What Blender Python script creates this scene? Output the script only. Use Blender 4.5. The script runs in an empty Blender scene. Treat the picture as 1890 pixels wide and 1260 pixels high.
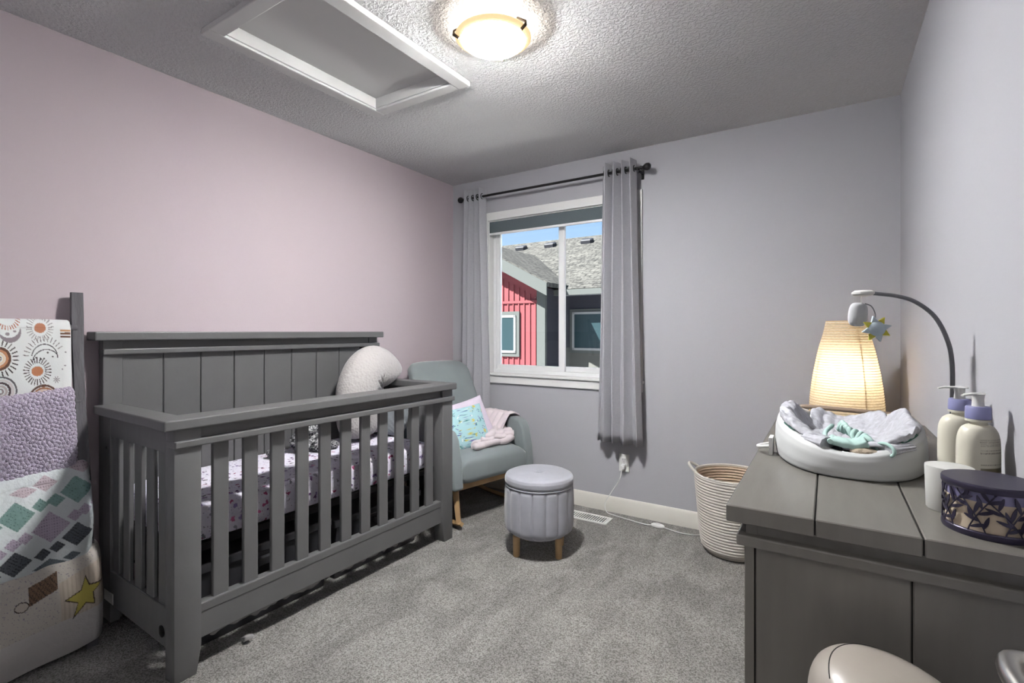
import bpy, bmesh, math, random
import numpy as np
from mathutils import Vector, Matrix
PI = math.pi
rng = random.Random(7)
S = bpy.context.scene
C = S.collection

# ------------------------------------------------------------------ camera, sky, sun, exposure
ROOM_L, ROOM_R, ROOM_B, ROOM_F, CEIL = -2.63, 0.316, 3.21, 0.07, 2.44
cam = bpy.data.cameras.new('camera')
cam.sensor_width = 36.0
cam.lens = 36.0 * 912.6 / 1890.0
cam.shift_y = -18.0 / 1890.0
cam.clip_start = 0.01
cam_o = bpy.data.objects.new('camera', cam)
C.objects.link(cam_o)
cam_o.location = (0, 0, 1.225)
cam_o.rotation_euler = (PI / 2, 0, math.radians(32.53))
S.camera = cam_o

S.view_settings.view_transform = 'Standard'
S.view_settings.look = 'None'
S.view_settings.gamma = 1.0
S.view_settings.use_curve_mapping = False
S.view_settings.exposure = 0.0
S.cycles.use_denoising = True
S.cycles.max_bounces = 10
S.cycles.diffuse_bounces = 6
S.cycles.transparent_max_bounces = 12
S.cycles.sample_clamp_indirect = 6.0

SKY_STRENGTH = 2.0
SUN_STRENGTH = 45.0
LAMP_STRENGTH = 435.0
HALL_STRENGTH = 30.0

world = bpy.data.worlds.new('sky')
S.world = world
world.use_nodes = True
wn, wl = world.node_tree.nodes, world.node_tree.links
wn.clear()
w_out = wn.new('ShaderNodeOutputWorld')
w_bg = wn.new('ShaderNodeBackground')
w_tc = wn.new('ShaderNodeTexCoord')
w_sep = wn.new('ShaderNodeSeparateXYZ')
w_ramp = wn.new('ShaderNodeValToRGB')
wl.new(w_tc.outputs['Generated'], w_sep.inputs[0])
wl.new(w_sep.outputs['Z'], w_ramp.inputs[0])
wl.new(w_ramp.outputs[0], w_bg.inputs[0])
wl.new(w_bg.outputs[0], w_out.inputs[0])
w_bg.inputs[1].default_value = SKY_STRENGTH
e = w_ramp.color_ramp.elements
e[0].position, e[0].color = 0.0, (0.40, 0.48, 0.56, 1)
e[1].position, e[1].color = 0.7, (0.12, 0.24, 0.47, 1)
m1 = w_ramp.color_ramp.elements.new(0.22)
m1.color = (0.23, 0.36, 0.55, 1)

sun = bpy.data.lights.new('sun', 'SUN')
sun.energy = SUN_STRENGTH
sun.angle = 0.009
sun.color = (1.0, 0.98, 0.95)
sun_o = bpy.data.objects.new('sun', sun)
C.objects.link(sun_o)
sun_o.rotation_euler = Vector((0.42, 0.62, -0.80)).to_track_quat('-Z', 'Y').to_euler()

portal = bpy.data.lights.new('window_portal', 'AREA')
portal.shape = 'RECTANGLE'
portal.size, portal.size_y = 1.18, 1.2
portal.cycles.is_portal = True
portal_o = bpy.data.objects.new('window_portal', portal)
C.objects.link(portal_o)
portal_o.location = (-1.68, ROOM_B + 0.14, 1.5)
portal_o.rotation_euler = (-PI / 2, 0, 0)

# ------------------------------------------------------------------ helpers
def srgb(r, g, b):
    f = lambda c: (c / 255 / 12.92) if c / 255 <= 0.04045 else ((c / 255 + 0.055) / 1.055) ** 2.4
    return (f(r), f(g), f(b))

_mats = {}
def mat(name, col, rough=0.6, metal=0.0, bump=None, vary=None, sheen=0.0, spec=0.5, attr=False, stretch=None, coat=0.0):
    """Procedural principled material. bump=(scale,strength[,detail]) vary=(scale,amount) noise colour variation."""
    if name in _mats:
        return _mats[name]
    m = bpy.data.materials.new(name)
    m.use_nodes = True
    nt = m.node_tree
    p = nt.nodes['Principled BSDF']
    p.inputs['Base Color'].default_value = (*col, 1)
    p.inputs['Roughness'].default_value = rough
    p.inputs['Metallic'].default_value = metal
    p.inputs['Specular IOR Level'].default_value = spec
    if sheen:
        p.inputs['Sheen Weight'].default_value = sheen
        p.inputs['Sheen Roughness'].default_value = 0.4
    if coat:
        p.inputs['Coat Weight'].default_value = coat
    tc = nt.nodes.new('ShaderNodeTexCoord')
    vec = tc.outputs['Object']
    if stretch:
        mp = nt.nodes.new('ShaderNodeMapping')
        mp.inputs['Scale'].default_value = stretch
        nt.links.new(vec, mp.inputs[0])
        vec = mp.outputs[0]
    src = None
    if attr:
        a = nt.nodes.new('ShaderNodeVertexColor')
        a.layer_name = 'Col'
        src = a.outputs[0]
        nt.links.new(src, p.inputs['Base Color'])
    if vary:
        n = nt.nodes.new('ShaderNodeTexNoise')
        n.inputs['Scale'].default_value = vary[0]
        n.inputs['Detail'].default_value = 3
        nt.links.new(vec, n.inputs['Vector'])
        mr = nt.nodes.new('ShaderNodeMapRange')
        mr.inputs[1].default_value, mr.inputs[2].default_value = 0.3, 0.7
        mr.inputs[3].default_value, mr.inputs[4].default_value = 1 - vary[1], 1 + vary[1]
        nt.links.new(n.outputs[0], mr.inputs[0])
        mx = nt.nodes.new('ShaderNodeVectorMath')
        mx.operation = 'SCALE'
        if src is not None:
            nt.links.new(src, mx.inputs[0])
        else:
            mx.inputs[0].default_value = col
        nt.links.new(mr.outputs[0], mx.inputs['Scale'])
        nt.links.new(mx.outputs[0], p.inputs['Base Color'])
    if bump:
        n = nt.nodes.new('ShaderNodeTexNoise')
        n.inputs['Scale'].default_value = bump[0]
        n.inputs['Detail'].default_value = bump[2] if len(bump) > 2 else 3
        nt.links.new(vec, n.inputs['Vector'])
        b = nt.nodes.new('ShaderNodeBump')
        b.inputs['Strength'].default_value = bump[1]
        b.inputs['Distance'].default_value = 0.01
        nt.links.new(n.outputs[0], b.inputs['Height'])
        nt.links.new(b.outputs[0], p.inputs['Normal'])
    _mats[name] = m
    return m

def nodes_of(m):
    nt = m.node_tree
    return nt, nt.nodes['Principled BSDF']

def props(o, label=None, cat=None, group=None, kind=None):
    if label: o['label'] = label
    if cat: o['category'] = cat
    if group: o['group'] = group
    if kind: o['kind'] = kind
    return o

def thing(name, label, cat, loc=(0, 0, 0), rotz=0.0, group=None):
    o = bpy.data.objects.new(name, None)
    o.empty_display_size = 0.1
    C.objects.link(o)
    o.location = loc
    o.rotation_euler = (0, 0, rotz)
    return props(o, label, cat, group)

def obj(name, mesh, m, parent=None, loc=(0, 0, 0), rot=(0, 0, 0)):
    o = bpy.data.objects.new(name, mesh)
    if m is not None and len(mesh.materials) == 0:
        mesh.materials.append(m)
    C.objects.link(o)
    o.location = loc
    o.rotation_euler = rot
    o.parent = parent
    return o

def smooth(me, angle=40):
    me.shade_smooth()
    me.set_sharp_from_angle(angle=math.radians(angle))

_boxes = {}
def box_mesh(sx, sy, sz, bev, m, seg=2):
    key = (round(sx, 4), round(sy, 4), round(sz, 4), bev, m.name, seg)
    if key in _boxes:
        return _boxes[key]
    bm = bmesh.new()
    bmesh.ops.create_cube(bm, size=1.0)
    bmesh.ops.scale(bm, vec=(sx, sy, sz), verts=bm.verts)
    if bev:
        bmesh.ops.bevel(bm, geom=bm.edges[:], offset=min(bev, 0.45 * min(sx, sy, sz)), segments=seg, affect='EDGES', profile=0.5)
    me = bpy.data.meshes.new('box')
    bm.to_mesh(me)
    bm.free()
    me.materials.append(m)
    _boxes[key] = me
    return me

def box(name, parent, xr, yr, zr, m, bev=0.003, rot=(0, 0, 0), seg=2):
    me = box_mesh(xr[1] - xr[0], yr[1] - yr[0], zr[1] - zr[0], bev, m, seg)
    return obj(name, me, None, parent, ((xr[0] + xr[1]) / 2, (yr[0] + yr[1]) / 2, (zr[0] + zr[1]) / 2), rot)

def mesh_from(verts, faces, m, sm=40, name='mesh'):
    me = bpy.data.meshes.new(name)
    me.from_pydata([tuple(v) for v in verts], [], faces)
    me.update()
    if sm:
        smooth(me, sm)
    if m: me.materials.append(m)
    return me

def grid_mesh(nu, nv, f, m, wrap_u=False, wrap_v=False, paint=None, sm=60, flip=False, cap_v=False):
    cu = nu if wrap_u else nu + 1
    cv = nv if wrap_v else nv + 1
    u = np.arange(cu) / nu
    v = np.arange(cv) / nv
    U, V = np.meshgrid(u, v, indexing='ij')
    X, Y, Z = f(U, V)
    X = np.broadcast_to(X, U.shape); Y = np.broadcast_to(Y, U.shape); Z = np.broadcast_to(Z, U.shape)
    verts = np.stack([X.ravel(), Y.ravel(), Z.ravel()], 1)
    iu = np.arange(nu); iv = np.arange(nv)
    I, J = np.meshgrid(iu, iv, indexing='ij')
    I2 = (I + 1) % cu; J2 = (J + 1) % cv
    a, b, c, d = I * cv + J, I2 * cv + J, I2 * cv + J2, I * cv + J2
    q = np.stack([a, b, c, d] if not flip else [a, d, c, b], -1).reshape(-1, 4)
    faces = q.tolist()
    if cap_v and wrap_u:
        lo = [i * cv for i in range(cu)]
        hi = [i * cv + cv - 1 for i in range(cu)]
        faces.append(lo[::-1] if not flip else lo)
        faces.append(hi if not flip else hi[::-1])
    me = bpy.data.meshes.new('surface')
    me.from_pydata(verts.tolist(), [], faces)
    me.update()
    if paint is not None:
        col = paint(U, V, X, Y, Z).reshape(-1, 3)
        at = me.color_attributes.new('Col', 'FLOAT_COLOR', 'POINT')
        buf = np.ones((len(verts), 4), dtype=np.float32)
        buf[:, :3] = col
        at.data.foreach_set('color', buf.ravel())
    if sm: smooth(me, sm)
    if m: me.materials.append(m)
    return me

def surf(name, parent, nu, nv, f, m, thick=0.0, loc=(0, 0, 0), rot=(0, 0, 0), **kw):
    o = obj(name, grid_mesh(nu, nv, f, m, **kw), None, parent, loc, rot)
    if thick:
        md = o.modifiers.new('thickness', 'SOLIDIFY')
        md.thickness = thick
        md.offset = 0
    return o

def lathe_mesh(prof, m, seg=40, sm=40):
    """prof: list of (r,z) bottom to top along the outside."""
    verts, faces, rows = [], [], []
    for r, z in prof:
        if r < 1e-6:
            rows.append([len(verts)]); verts.append((0, 0, z))
        else:
            rows.append(list(range(len(verts), len(verts) + seg)))
            verts += [(r * math.cos(2 * PI * i / seg), r * math.sin(2 * PI * i / seg), z) for i in range(seg)]
    for A, B in zip(rows, rows[1:]):
        for i in range(seg):
            j = (i + 1) % seg
            if len(A) == 1 and len(B) == 1: continue
            if len(A) == 1: faces.append((A[0], B[j], B[i]))
            elif len(B) == 1: faces.append((A[i], A[j], B[0]))
            else: faces.append((A[i], A[j], B[j], B[i]))
    return mesh_from(verts, faces, m, sm)

def lathe(name, parent, prof, m, seg=40, loc=(0, 0, 0), rot=(0, 0, 0), sm=40):
    return obj(name, lathe_mesh(prof, m, seg, sm), None, parent, loc, rot)

def spline(pts, n):
    """Catmull-Rom through pts (list of tuples), n samples per span."""
    P = [np.array(p, float) for p in pts]
    P = [2 * P[0] - P[1]] + P + [2 * P[-1] - P[-2]]
    out = []
    for i in range(1, len(P) - 2):
        for k in range(n):
            t = k / n
            a, b, c, d = P[i - 1], P[i], P[i + 1], P[i + 2]
            out.append(0.5 * (2 * b + (c - a) * t + (2 * a - 5 * b + 4 * c - d) * t * t + (3 * b - a - 3 * c + d) * t ** 3))
    out.append(P[-2])
    return out

def tube_mesh(pts, r, m, seg=10, closed=False, cap=True, sm=50, flat=1.0):
    pts = [Vector(p) for p in pts]
    n = len(pts)
    rs = r if hasattr(r, '__len__') else [r] * n
    verts, faces = [], []
    prev = None
    for i, p in enumerate(pts):
        if closed: t = pts[(i + 1) % n] - pts[i - 1]
        else: t = pts[min(i + 1, n - 1)] - pts[max(i - 1, 0)]
        t.normalize()
        if prev is None:
            up = Vector((0, 0, 1)) if abs(t.z) < 0.9 else Vector((1, 0, 0))
            nrm = (up - t * up.dot(t)).normalized()
        else:
            nrm = (prev - t * prev.dot(t)).normalized()
        prev = nrm
        bi = t.cross(nrm)
        for k in range(seg):
            a = 2 * PI * k / seg
            verts.append(p + nrm * (math.cos(a) * rs[i] * flat) + bi * (math.sin(a) * rs[i]))
    for i in range(n if closed else n - 1):
        for k in range(seg):
            a, b = i * seg + k, i * seg + (k + 1) % seg
            c, d = ((i + 1) % n) * seg + (k + 1) % seg, ((i + 1) % n) * seg + k
            faces.append((a, b, c, d))
    if cap and not closed:
        faces.append(tuple(range(seg))[::-1])
        faces.append(tuple(range((n - 1) * seg, n * seg)))
    return mesh_from(verts, faces, m, sm)

def tube(name, parent, pts, r, m, loc=(0, 0, 0), rot=(0, 0, 0), **kw):
    return obj(name, tube_mesh(pts, r, m, **kw), None, parent, loc, rot)

def prism_mesh(poly, axis, lo, hi, m, bev=0.0, sm=40, seg=2):
    """poly of (a,b); axis 'x': (a,b)->(y,z); 'y': ->(x,z); 'z': ->(x,y)."""
    bm = bmesh.new()
    def pt(a, b, t):
        return {'x': (t, a, b), 'y': (a, t, b), 'z': (a, b, t)}[axis]
    A = [bm.verts.new(pt(a, b, lo)) for a, b in poly]
    B = [bm.verts.new(pt(a, b, hi)) for a, b in poly]
    n = len(poly)
    bm.faces.new(A[::-1]); bm.faces.new(B)
    for i in range(n):
        bm.faces.new((A[i], A[(i + 1) % n], B[(i + 1) % n], B[i]))
    bmesh.ops.recalc_face_normals(bm, faces=bm.faces[:])
    if bev:
        bmesh.ops.bevel(bm, geom=bm.edges[:], offset=bev, segments=seg, affect='EDGES', profile=0.5)
    me = bpy.data.meshes.new('prism')
    bm.to_mesh(me); bm.free()
    if sm: smooth(me, sm)
    if m: me.materials.append(m)
    return me

def prism(name, parent, poly, axis, lo, hi, m, loc=(0, 0, 0), rot=(0, 0, 0), **kw):
    return obj(name, prism_mesh(poly, axis, lo, hi, m, **kw), None, parent, loc, rot)

def soft_box_mesh(sx, sy, sz, bev, m, cuts=6, puff=0.0, seed=0, wob=0.0):
    """Upholstered block: large round edges, faces puffed."""
    def f(U, V):
        th = 2 * PI * U; ph = PI * (V - 0.5)
        def sg(a, p): return np.sign(a) * np.abs(a) ** p
        p = bev
        cx = sg(np.cos(ph), p)
        x = cx * sg(np.cos(th), p); y = cx * sg(np.sin(th), p); z = sg(np.sin(ph), p)
        k = 1 + puff * (1 - np.minimum(1, x * x)) * (1 - np.minimum(1, y * y))
        w = wob * wr(x * 2, y * 2 + z, seed)
        return x * sx / 2 * (1 + w), y * sy / 2 * (1 + w), z * sz / 2 * k * (1 + w)
    return grid_mesh(48, 24, f, m, wrap_u=True, sm=80)

def wr(x, y, seed=0, n=7, f0=1.0):
    """Smooth pseudo-noise from sines, about -1..1."""
    r = np.random.RandomState(seed + 11)
    out = 0
    for i in range(n):
        a = r.uniform(0, 2 * PI); fr = f0 * r.uniform(1.5, 5.5)
        out = out + np.sin(fr * (x * math.cos(a) + y * math.sin(a)) + r.uniform(0, 6.28)) / (1 + 0.15 * i)
    return out / (n * 0.6)

def copy_tree(o, parent=None, **kw):
    c = o.copy()
    C.objects.link(c)
    c.parent = parent
    for ch in list(o.children):
        copy_tree(ch, c)
    return c

def struct(o):
    o['kind'] = 'structure'
    return o

# ------------------------------------------------------------------ shared materials
M_PINK = mat('pink_paint', srgb(198, 185, 191), 0.75, bump=(260, 0.06), spec=0.3)
M_GREY = mat('grey_paint', srgb(184, 184, 190), 0.75, bump=(260, 0.06), spec=0.3)
M_TRIM = mat('white_trim_paint', srgb(244, 244, 243), 0.4)
M_CREAM = mat('cream_baseboard_paint', srgb(224, 221, 213), 0.4)
M_VINYL = mat('white_vinyl', srgb(248, 249, 250), 0.35)
M_CRIB = mat('grey_stained_wood', srgb(99, 99, 99), 0.45, vary=(6, 0.06), bump=(40, 0.05), stretch=(6, 1, 1))
M_DRES = mat('warm_grey_wood', srgb(116, 113, 108), 0.27, spec=0.7, vary=(5, 0.05), bump=(40, 0.04), stretch=(6, 1, 1))
M_DARK = mat('dark_gap', srgb(30, 30, 31), 0.8)
M_BLACK = mat('black_metal', srgb(28, 27, 28), 0.4, metal=0.4)
M_STEEL = mat('brushed_nickel', srgb(190, 188, 184), 0.28, metal=1.0)
M_OAK = mat('light_oak', srgb(176, 146, 106), 0.5, vary=(8, 0.12), stretch=(1, 1, 0.15))
M_WHITEP = mat('white_plastic', srgb(236, 236, 233), 0.35)

# ------------------------------------------------------------------ the room
carpet = mat('grey_carpet', srgb(150, 146, 140), 0.95, spec=0.1)
nt, p = nodes_of(carpet)
tc = nt.nodes.new('ShaderNodeTexCoord')
n1 = nt.nodes.new('ShaderNodeTexNoise'); n1.inputs['Scale'].default_value = 190; n1.inputs['Detail'].default_value = 4
n2 = nt.nodes.new('ShaderNodeTexNoise'); n2.inputs['Scale'].default_value = 4.2; n2.inputs['Detail'].default_value = 3; n2.inputs['Distortion'].default_value = 1.4
mp = nt.nodes.new('ShaderNodeMapping'); mp.inputs['Rotation'].default_value = (0, 0, 0.9); mp.inputs['Scale'].default_value = (1.0, 0.45, 1)
nt.links.new(tc.outputs['Object'], n1.inputs['Vector'])
nt.links.new(tc.outputs['Object'], mp.inputs[0]); nt.links.new(mp.outputs[0], n2.inputs['Vector'])
r1 = nt.nodes.new('ShaderNodeValToRGB')
r1.color_ramp.elements[0].position, r1.color_ramp.elements[0].color = 0.34, (*srgb(98, 95, 92), 1)
r1.color_ramp.elements[1].position, r1.color_ramp.elements[1].color = 0.62, (*srgb(156, 154, 150), 1)
nt.links.new(n1.outputs[0], r1.inputs[0])
r2 = nt.nodes.new('ShaderNodeMapRange')
r2.inputs[1].default_value, r2.inputs[2].default_value, r2.inputs[3].default_value, r2.inputs[4].default_value = 0.38, 0.62, 0.84, 1.12
nt.links.new(n2.outputs[0], r2.inputs[0])
sc = nt.nodes.new('ShaderNodeVectorMath'); sc.operation = 'SCALE'
nt.links.new(r1.outputs[0], sc.inputs[0]); nt.links.new(r2.outputs[0], sc.inputs['Scale'])
nt.links.new(sc.outputs[0], p.inputs['Base Color'])
bp = nt.nodes.new('ShaderNodeBump'); bp.inputs['Strength'].default_value = 0.7; bp.inputs['Distance'].default_value = 0.006
nt.links.new(n1.outputs[0], bp.inputs['Height']); nt.links.new(bp.outputs[0], p.inputs['Normal'])

M_CEIL = mat('stippled_ceiling_paint', srgb(246, 246, 247), 0.85, spec=0.2)
nt, p = nodes_of(M_CEIL)
tc = nt.nodes.new('ShaderNodeTexCoord')
n1 = nt.nodes.new('ShaderNodeTexNoise'); n1.inputs['Scale'].default_value = 75; n1.inputs['Detail'].default_value = 3; n1.inputs['Distortion'].default_value = 0.6
rr = nt.nodes.new('ShaderNodeMapRange'); rr.inputs[1].default_value, rr.inputs[2].default_value = 0.42, 0.62
bp = nt.nodes.new('ShaderNodeBump'); bp.inputs['Strength'].default_value = 0.55; bp.inputs['Distance'].default_value = 0.008; bp.invert = False
nt.links.new(tc.outputs['Object'], n1.inputs['Vector']); nt.links.new(n1.outputs[0], rr.inputs[0])
nt.links.new(rr.outputs[0], bp.inputs['Height']); nt.links.new(bp.outputs[0], p.inputs['Normal'])

struct(box('floor', None, (ROOM_L - 0.15, ROOM_R + 1.6), (-1.5, ROOM_B + 0.15), (-0.12, 0.0), carpet, 0))

# hatch opening in the ceiling
HX0, HX1, HY0, HY1 = -2.055, -1.53, 1.06, 1.855
def slab_with_hole(name, x0, x1, y0, y1, z0, z1, hx0, hx1, hy0, hy1, m):
    bm = bmesh.new()
    for (a, b, c, d) in ((x0, hx0, y0, y1), (hx1, x1, y0, y1), (hx0, hx1, y0, hy0), (hx0, hx1, hy1, y1)):
        r = bmesh.ops.create_cube(bm, size=1.0)
        bmesh.ops.scale(bm, vec=(b - a, d - c, z1 - z0), verts=r['verts'])
        bmesh.ops.translate(bm, vec=((a + b) / 2, (c + d) / 2, (z0 + z1) / 2), verts=r['verts'])
    me = bpy.data.meshes.new(name); bm.to_mesh(me); bm.free()
    me.materials.append(m)
    return obj(name, me, None)
struct(slab_with_hole('ceiling', ROOM_L - 0.15, ROOM_R + 1.6, -1.5, ROOM_B + 0.15, CEIL, CEIL + 0.16, HX0, HX1, HY0, HY1, M_CEIL))
struct(box('wall_left', None, (ROOM_L - 0.15, ROOM_L), (ROOM_F - 0.12, ROOM_B + 0.15), (0, CEIL), M_PINK, 0))
struct(box('wall_right', None, (ROOM_R, ROOM_R + 0.15), (ROOM_F, ROOM_B + 0.15), (0, CEIL), M_GREY, 0))

WX0, WX1, WZ0, WZ1 = -2.27, -1.09, 0.90, 2.10   # window opening
def wall_with_hole(name, x0, x1, y0, y1, z0, z1, hx0, hx1, hz0, hz1, m):
    bm = bmesh.new()
    for (a, b, c, d) in ((x0, hx0, z0, z1), (hx1, x1, z0, z1), (hx0, hx1, z0, hz0), (hx0, hx1, hz1, z1)):
        if b - a < 1e-4 or d - c < 1e-4: continue
        r = bmesh.ops.create_cube(bm, size=1.0)
        bmesh.ops.scale(bm, vec=(b - a, y1 - y0, d - c), verts=r['verts'])
        bmesh.ops.translate(bm, vec=((a + b) / 2, (y0 + y1) / 2, (c + d) / 2), verts=r['verts'])
    me = bpy.data.meshes.new(name); bm.to_mesh(me); bm.free()
    me.materials.append(m)
    return obj(name, me, None)
struct(wall_with_hole('wall_back', ROOM_L, ROOM_R, ROOM_B, ROOM_B + 0.15, 0, CEIL, WX0, WX1, WZ0, WZ1, M_GREY))
# wall behind the camera with the doorway the picture is taken from
DX0, DX1, DZ = -0.42, 0.297, 2.04
struct(wall_with_hole('wall_front', ROOM_L, ROOM_R + 0.15, ROOM_F - 0.12, ROOM_F, 0, CEIL, DX0, DX1, 0.0, DZ, M_GREY))
# hallway behind
struct(box('wall_hall_back', None, (-1.6, 1.75), (-1.45, -1.3), (0, CEIL), M_GREY, 0))
struct(box('wall_hall_left', None, (-1.6, -1.45), (-1.3, ROOM_F - 0.12), (0, CEIL), M_GREY, 0))
struct(box('wall_hall_right', None, (1.6, 1.75), (-1.3, ROOM_F), (0, CEIL), M_GREY, 0))
struct(box('wall_hall_front', None, (ROOM_R + 0.15, 1.6), (ROOM_F - 0.12, ROOM_F), (0, CEIL), M_GREY, 0))
# baseboards
def baseboard(name, axis, a, b, c, sgn):
    d, h = 0.014, 0.105
    prof = [(0, 0), (d, 0), (d, h - 0.012), (d * 0.55, h - 0.004), (d * 0.4, h), (0, h)]
    if axis == 'x':
        me = prism_mesh([(c + sgn * q, z) for q, z in prof], 'x', a, b, M_CREAM)
    else:
        me = prism_mesh([(c + sgn * q, z) for q, z in prof], 'y', a, b, M_CREAM)
    return struct(obj(name, me, None))
baseboard('baseboard_back', 'x', ROOM_L, ROOM_R, ROOM_B, -1)
baseboard('baseboard_left', 'y', ROOM_F, ROOM_B - 0.014, ROOM_L, 1)
baseboard('baseboard_right', 'y', ROOM_F + 0.8, ROOM_B - 0.014, ROOM_R, -1)
baseboard('baseboard_front', 'x', ROOM_L + 0.014, DX0 - 0.07, ROOM_F, 1)
# door casing at the left edge of the frame, jambs, head
t = struct(box('trim_1', None, (DX0 - 0.07, DX0), (ROOM_F, ROOM_F + 0.016), (0, DZ + 0.07), M_TRIM, 0.004))
struct(box('trim_2', None, (DX0, DX1), (ROOM_F, ROOM_F + 0.016), (DZ, DZ + 0.07), M_TRIM, 0.004))
struct(box('trim_3', None, (DX0 - 0.001, DX0 + 0.012), (ROOM_F - 0.12, ROOM_F), (0, DZ), M_TRIM, 0.002))
# the open door, folded back along the right wall
door = struct(props(thing('door_1', 'white room door swung open along the right wall', 'door', (0.288, 0.065, 0), math.radians(4.0)), kind='structure'))
box('door_leaf', door, (-0.036, 0.0), (0.0, 0.72), (0.012, DZ - 0.01), M_TRIM, 0.003)
for z0, z1 in ((0.2, 0.88), (1.02, 1.86)):
    for y0, y1 in ((0.1, 0.33), (0.4, 0.62)):
        box('door_panel', door, (-0.039, -0.034), (y0, y1), (z0, z1), M_TRIM, 0.0025)
hd = lathe('handle', door, [(0, 0), (0.026, 0), (0.026, 0.006), (0.02, 0.010), (0.011, 0.012), (0.010, 0.045), (0, 0.045)], M_STEEL, 32, (-0.030, 0.66, 0.882), (0, -PI / 2, 0))
tube('lever', hd, spline([(0.0, 0, 0.040), (0.0, -0.006, 0.052), (-0.002, -0.03, 0.058), (-0.004, -0.07, 0.056), (-0.002, -0.105, 0.054)], 6), 0.0105, M_STEEL, seg=16)

# ------------------------------------------------------------------ window
win = struct(thing('window_1', 'white double sash sliding window overlooking the neighbouring house', 'window', (0, 0, 0)))
B = ROOM_B
box('casing', win, (WX0 - 0.065, WX0), (B - 0.018, B), (WZ0 - 0.0, WZ1 + 0.062), M_TRIM, 0.003)
box('casing', win, (WX1, WX1 + 0.065), (B - 0.018, B), (WZ0 - 0.0, WZ1 + 0.062), M_TRIM, 0.003)
box('casing', win, (WX0, WX1), (B - 0.018, B), (WZ1, WZ1 + 0.062), M_TRIM, 0.003)
box('apron', win, (WX0 - 0.065, WX1 + 0.065), (B - 0.016, B), (WZ0 - 0.075, WZ0 - 0.016), M_TRIM, 0.003)
box('window_sill', win, (WX0 - 0.075, WX1 + 0.075), (B - 0.03, B + 0.085), (WZ0 - 0.016, WZ0 + 0.002), M_TRIM, 0.004)
for xr, zr in (((WX0, WX0 + 0.008), (WZ0, WZ1)), ((WX1 - 0.008, WX1), (WZ0, WZ1)), ((WX0, WX1), (WZ1 - 0.008, WZ1))):
    box('jamb_liner', win, xr, (B, B + 0.15), zr, M_TRIM, 0.001)
FY0, FY1 = B + 0.06, B + 0.13
fr = 0.03
box('window_frame', win, (WX0 + 0.008, WX0 + 0.008 + fr), (FY0, FY1), (WZ0, WZ1), M_VINYL, 0.003)
box('window_frame', win, (WX1 - 0.008 - fr, WX1 - 0.008), (FY0, FY1), (WZ0, WZ1), M_VINYL, 0.003)
box('window_frame', win, (WX0 + 0.03, WX1 - 0.03), (FY0, FY1), (WZ0, WZ0 + 0.03), M_VINYL, 0.003)
box('window_frame', win, (WX0 + 0.03, WX1 - 0.03), (FY0, FY1), (WZ1 - 0.04, WZ1), M_VINYL, 0.003)
glass = bpy.data.materials.new('window_glass'); glass.use_nodes = True
gn, gl = glass.node_tree.nodes, glass.node_tree.links
gn.clear()
go = gn.new('ShaderNodeOutputMaterial'); gm = gn.new('ShaderNodeMixShader'); gt = gn.new('ShaderNodeBsdfTransparent'); gg = gn.new('ShaderNodeBsdfGlossy')
gg.inputs['Roughness'].default_value = 0.0
gf = gn.new('ShaderNodeFresnel'); gf.inputs[0].default_value = 1.3
gt.inputs[0].default_value = (0.97, 0.985, 0.98, 1)
gl.new(gf.outputs[0], gm.inputs[0]); gl.new(gt.outputs[0], gm.inputs[1]); gl.new(gg.outputs[0], gm.inputs[2]); gl.new(gm.outputs[0], go.inputs[0])
def sash(x0, x1, y0, y1, wl_, wr_):
    s = box('sash_rail', win, (x0, x1), (y0, y1), (WZ0 + 0.026, WZ0 + 0.066), M_VINYL, 0.004)
    for nm, xr, zr in (('sash_rail', (x0, x1), (WZ1 - 0.085, WZ1 - 0.035)), ('sash_stile', (x0, x0 + wl_), (WZ0 + 0.06, WZ1 - 0.08)), ('sash_stile', (x1 - wr_, x1), (WZ0 + 0.06, WZ1 - 0.08))):
        box(nm, win, xr, (y0, y1), zr, M_VINYL, 0.004)
    box('pane', win, (x0 + wl_ - 0.005, x1 - wr_ + 0.005), ((y0 + y1) / 2 - 0.003, (y0 + y1) / 2 + 0.003), (WZ0 + 0.06, WZ1 - 0.08), glass, 0)
XM = -1.667
sash(WX0 + 0.036, XM + 0.035, B + 0.066, B + 0.094, 0.032, 0.046)
sash(XM - 0.03, WX1 - 0.036, B + 0.098, B + 0.124, 0.046, 0.032)

# ------------------------------------------------------------------ the house across the way
M_SHING = mat('asphalt_shingles', srgb(176, 174, 168), 0.95, spec=0.1)
nt, p = nodes_of(M_SHING)
tc = nt.nodes.new('ShaderNodeTexCoord')
br = nt.nodes.new('ShaderNodeTexBrick')
br.inputs['Scale'].default_value = 1.0
br.inputs['Brick Width'].default_value = 0.32; br.inputs['Row Height'].default_value = 0.15
br.inputs['Mortar Size'].default_value = 0.018
br.inputs['Color1'].default_value = (*srgb(76, 75, 72), 1); br.inputs['Color2'].default_value = (*srgb(46, 46, 45), 1)
br.inputs['Mortar'].default_value = (*srgb(14, 14, 14), 1)
nz = nt.nodes.new('ShaderNodeTexNoise'); nz.inputs['Scale'].default_value = 14; nz.inputs['Detail'].default_value = 5
mx = nt.nodes.new('ShaderNodeMix'); mx.data_type = 'RGBA'; mx.inputs[0].default_value = 0.5
nr = nt.nodes.new('ShaderNodeValToRGB'); nr.color_ramp.elements[0].position = 0.35; nr.color_ramp.elements[1].position = 0.65; nr.color_ramp.elements[0].color = (*srgb(30, 30, 30), 1); nr.color_ramp.elements[1].color = (*srgb(86, 85, 82), 1)
nt.links.new(tc.outputs['Object'], br.inputs['Vector']); nt.links.new(tc.outputs['Object'], nz.inputs['Vector'])
nt.links.new(nz.outputs[0], nr.inputs[0]); nt.links.new(br.outputs[0], mx.inputs[6]); nt.links.new(nr.outputs[0], mx.inputs[7])
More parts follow.
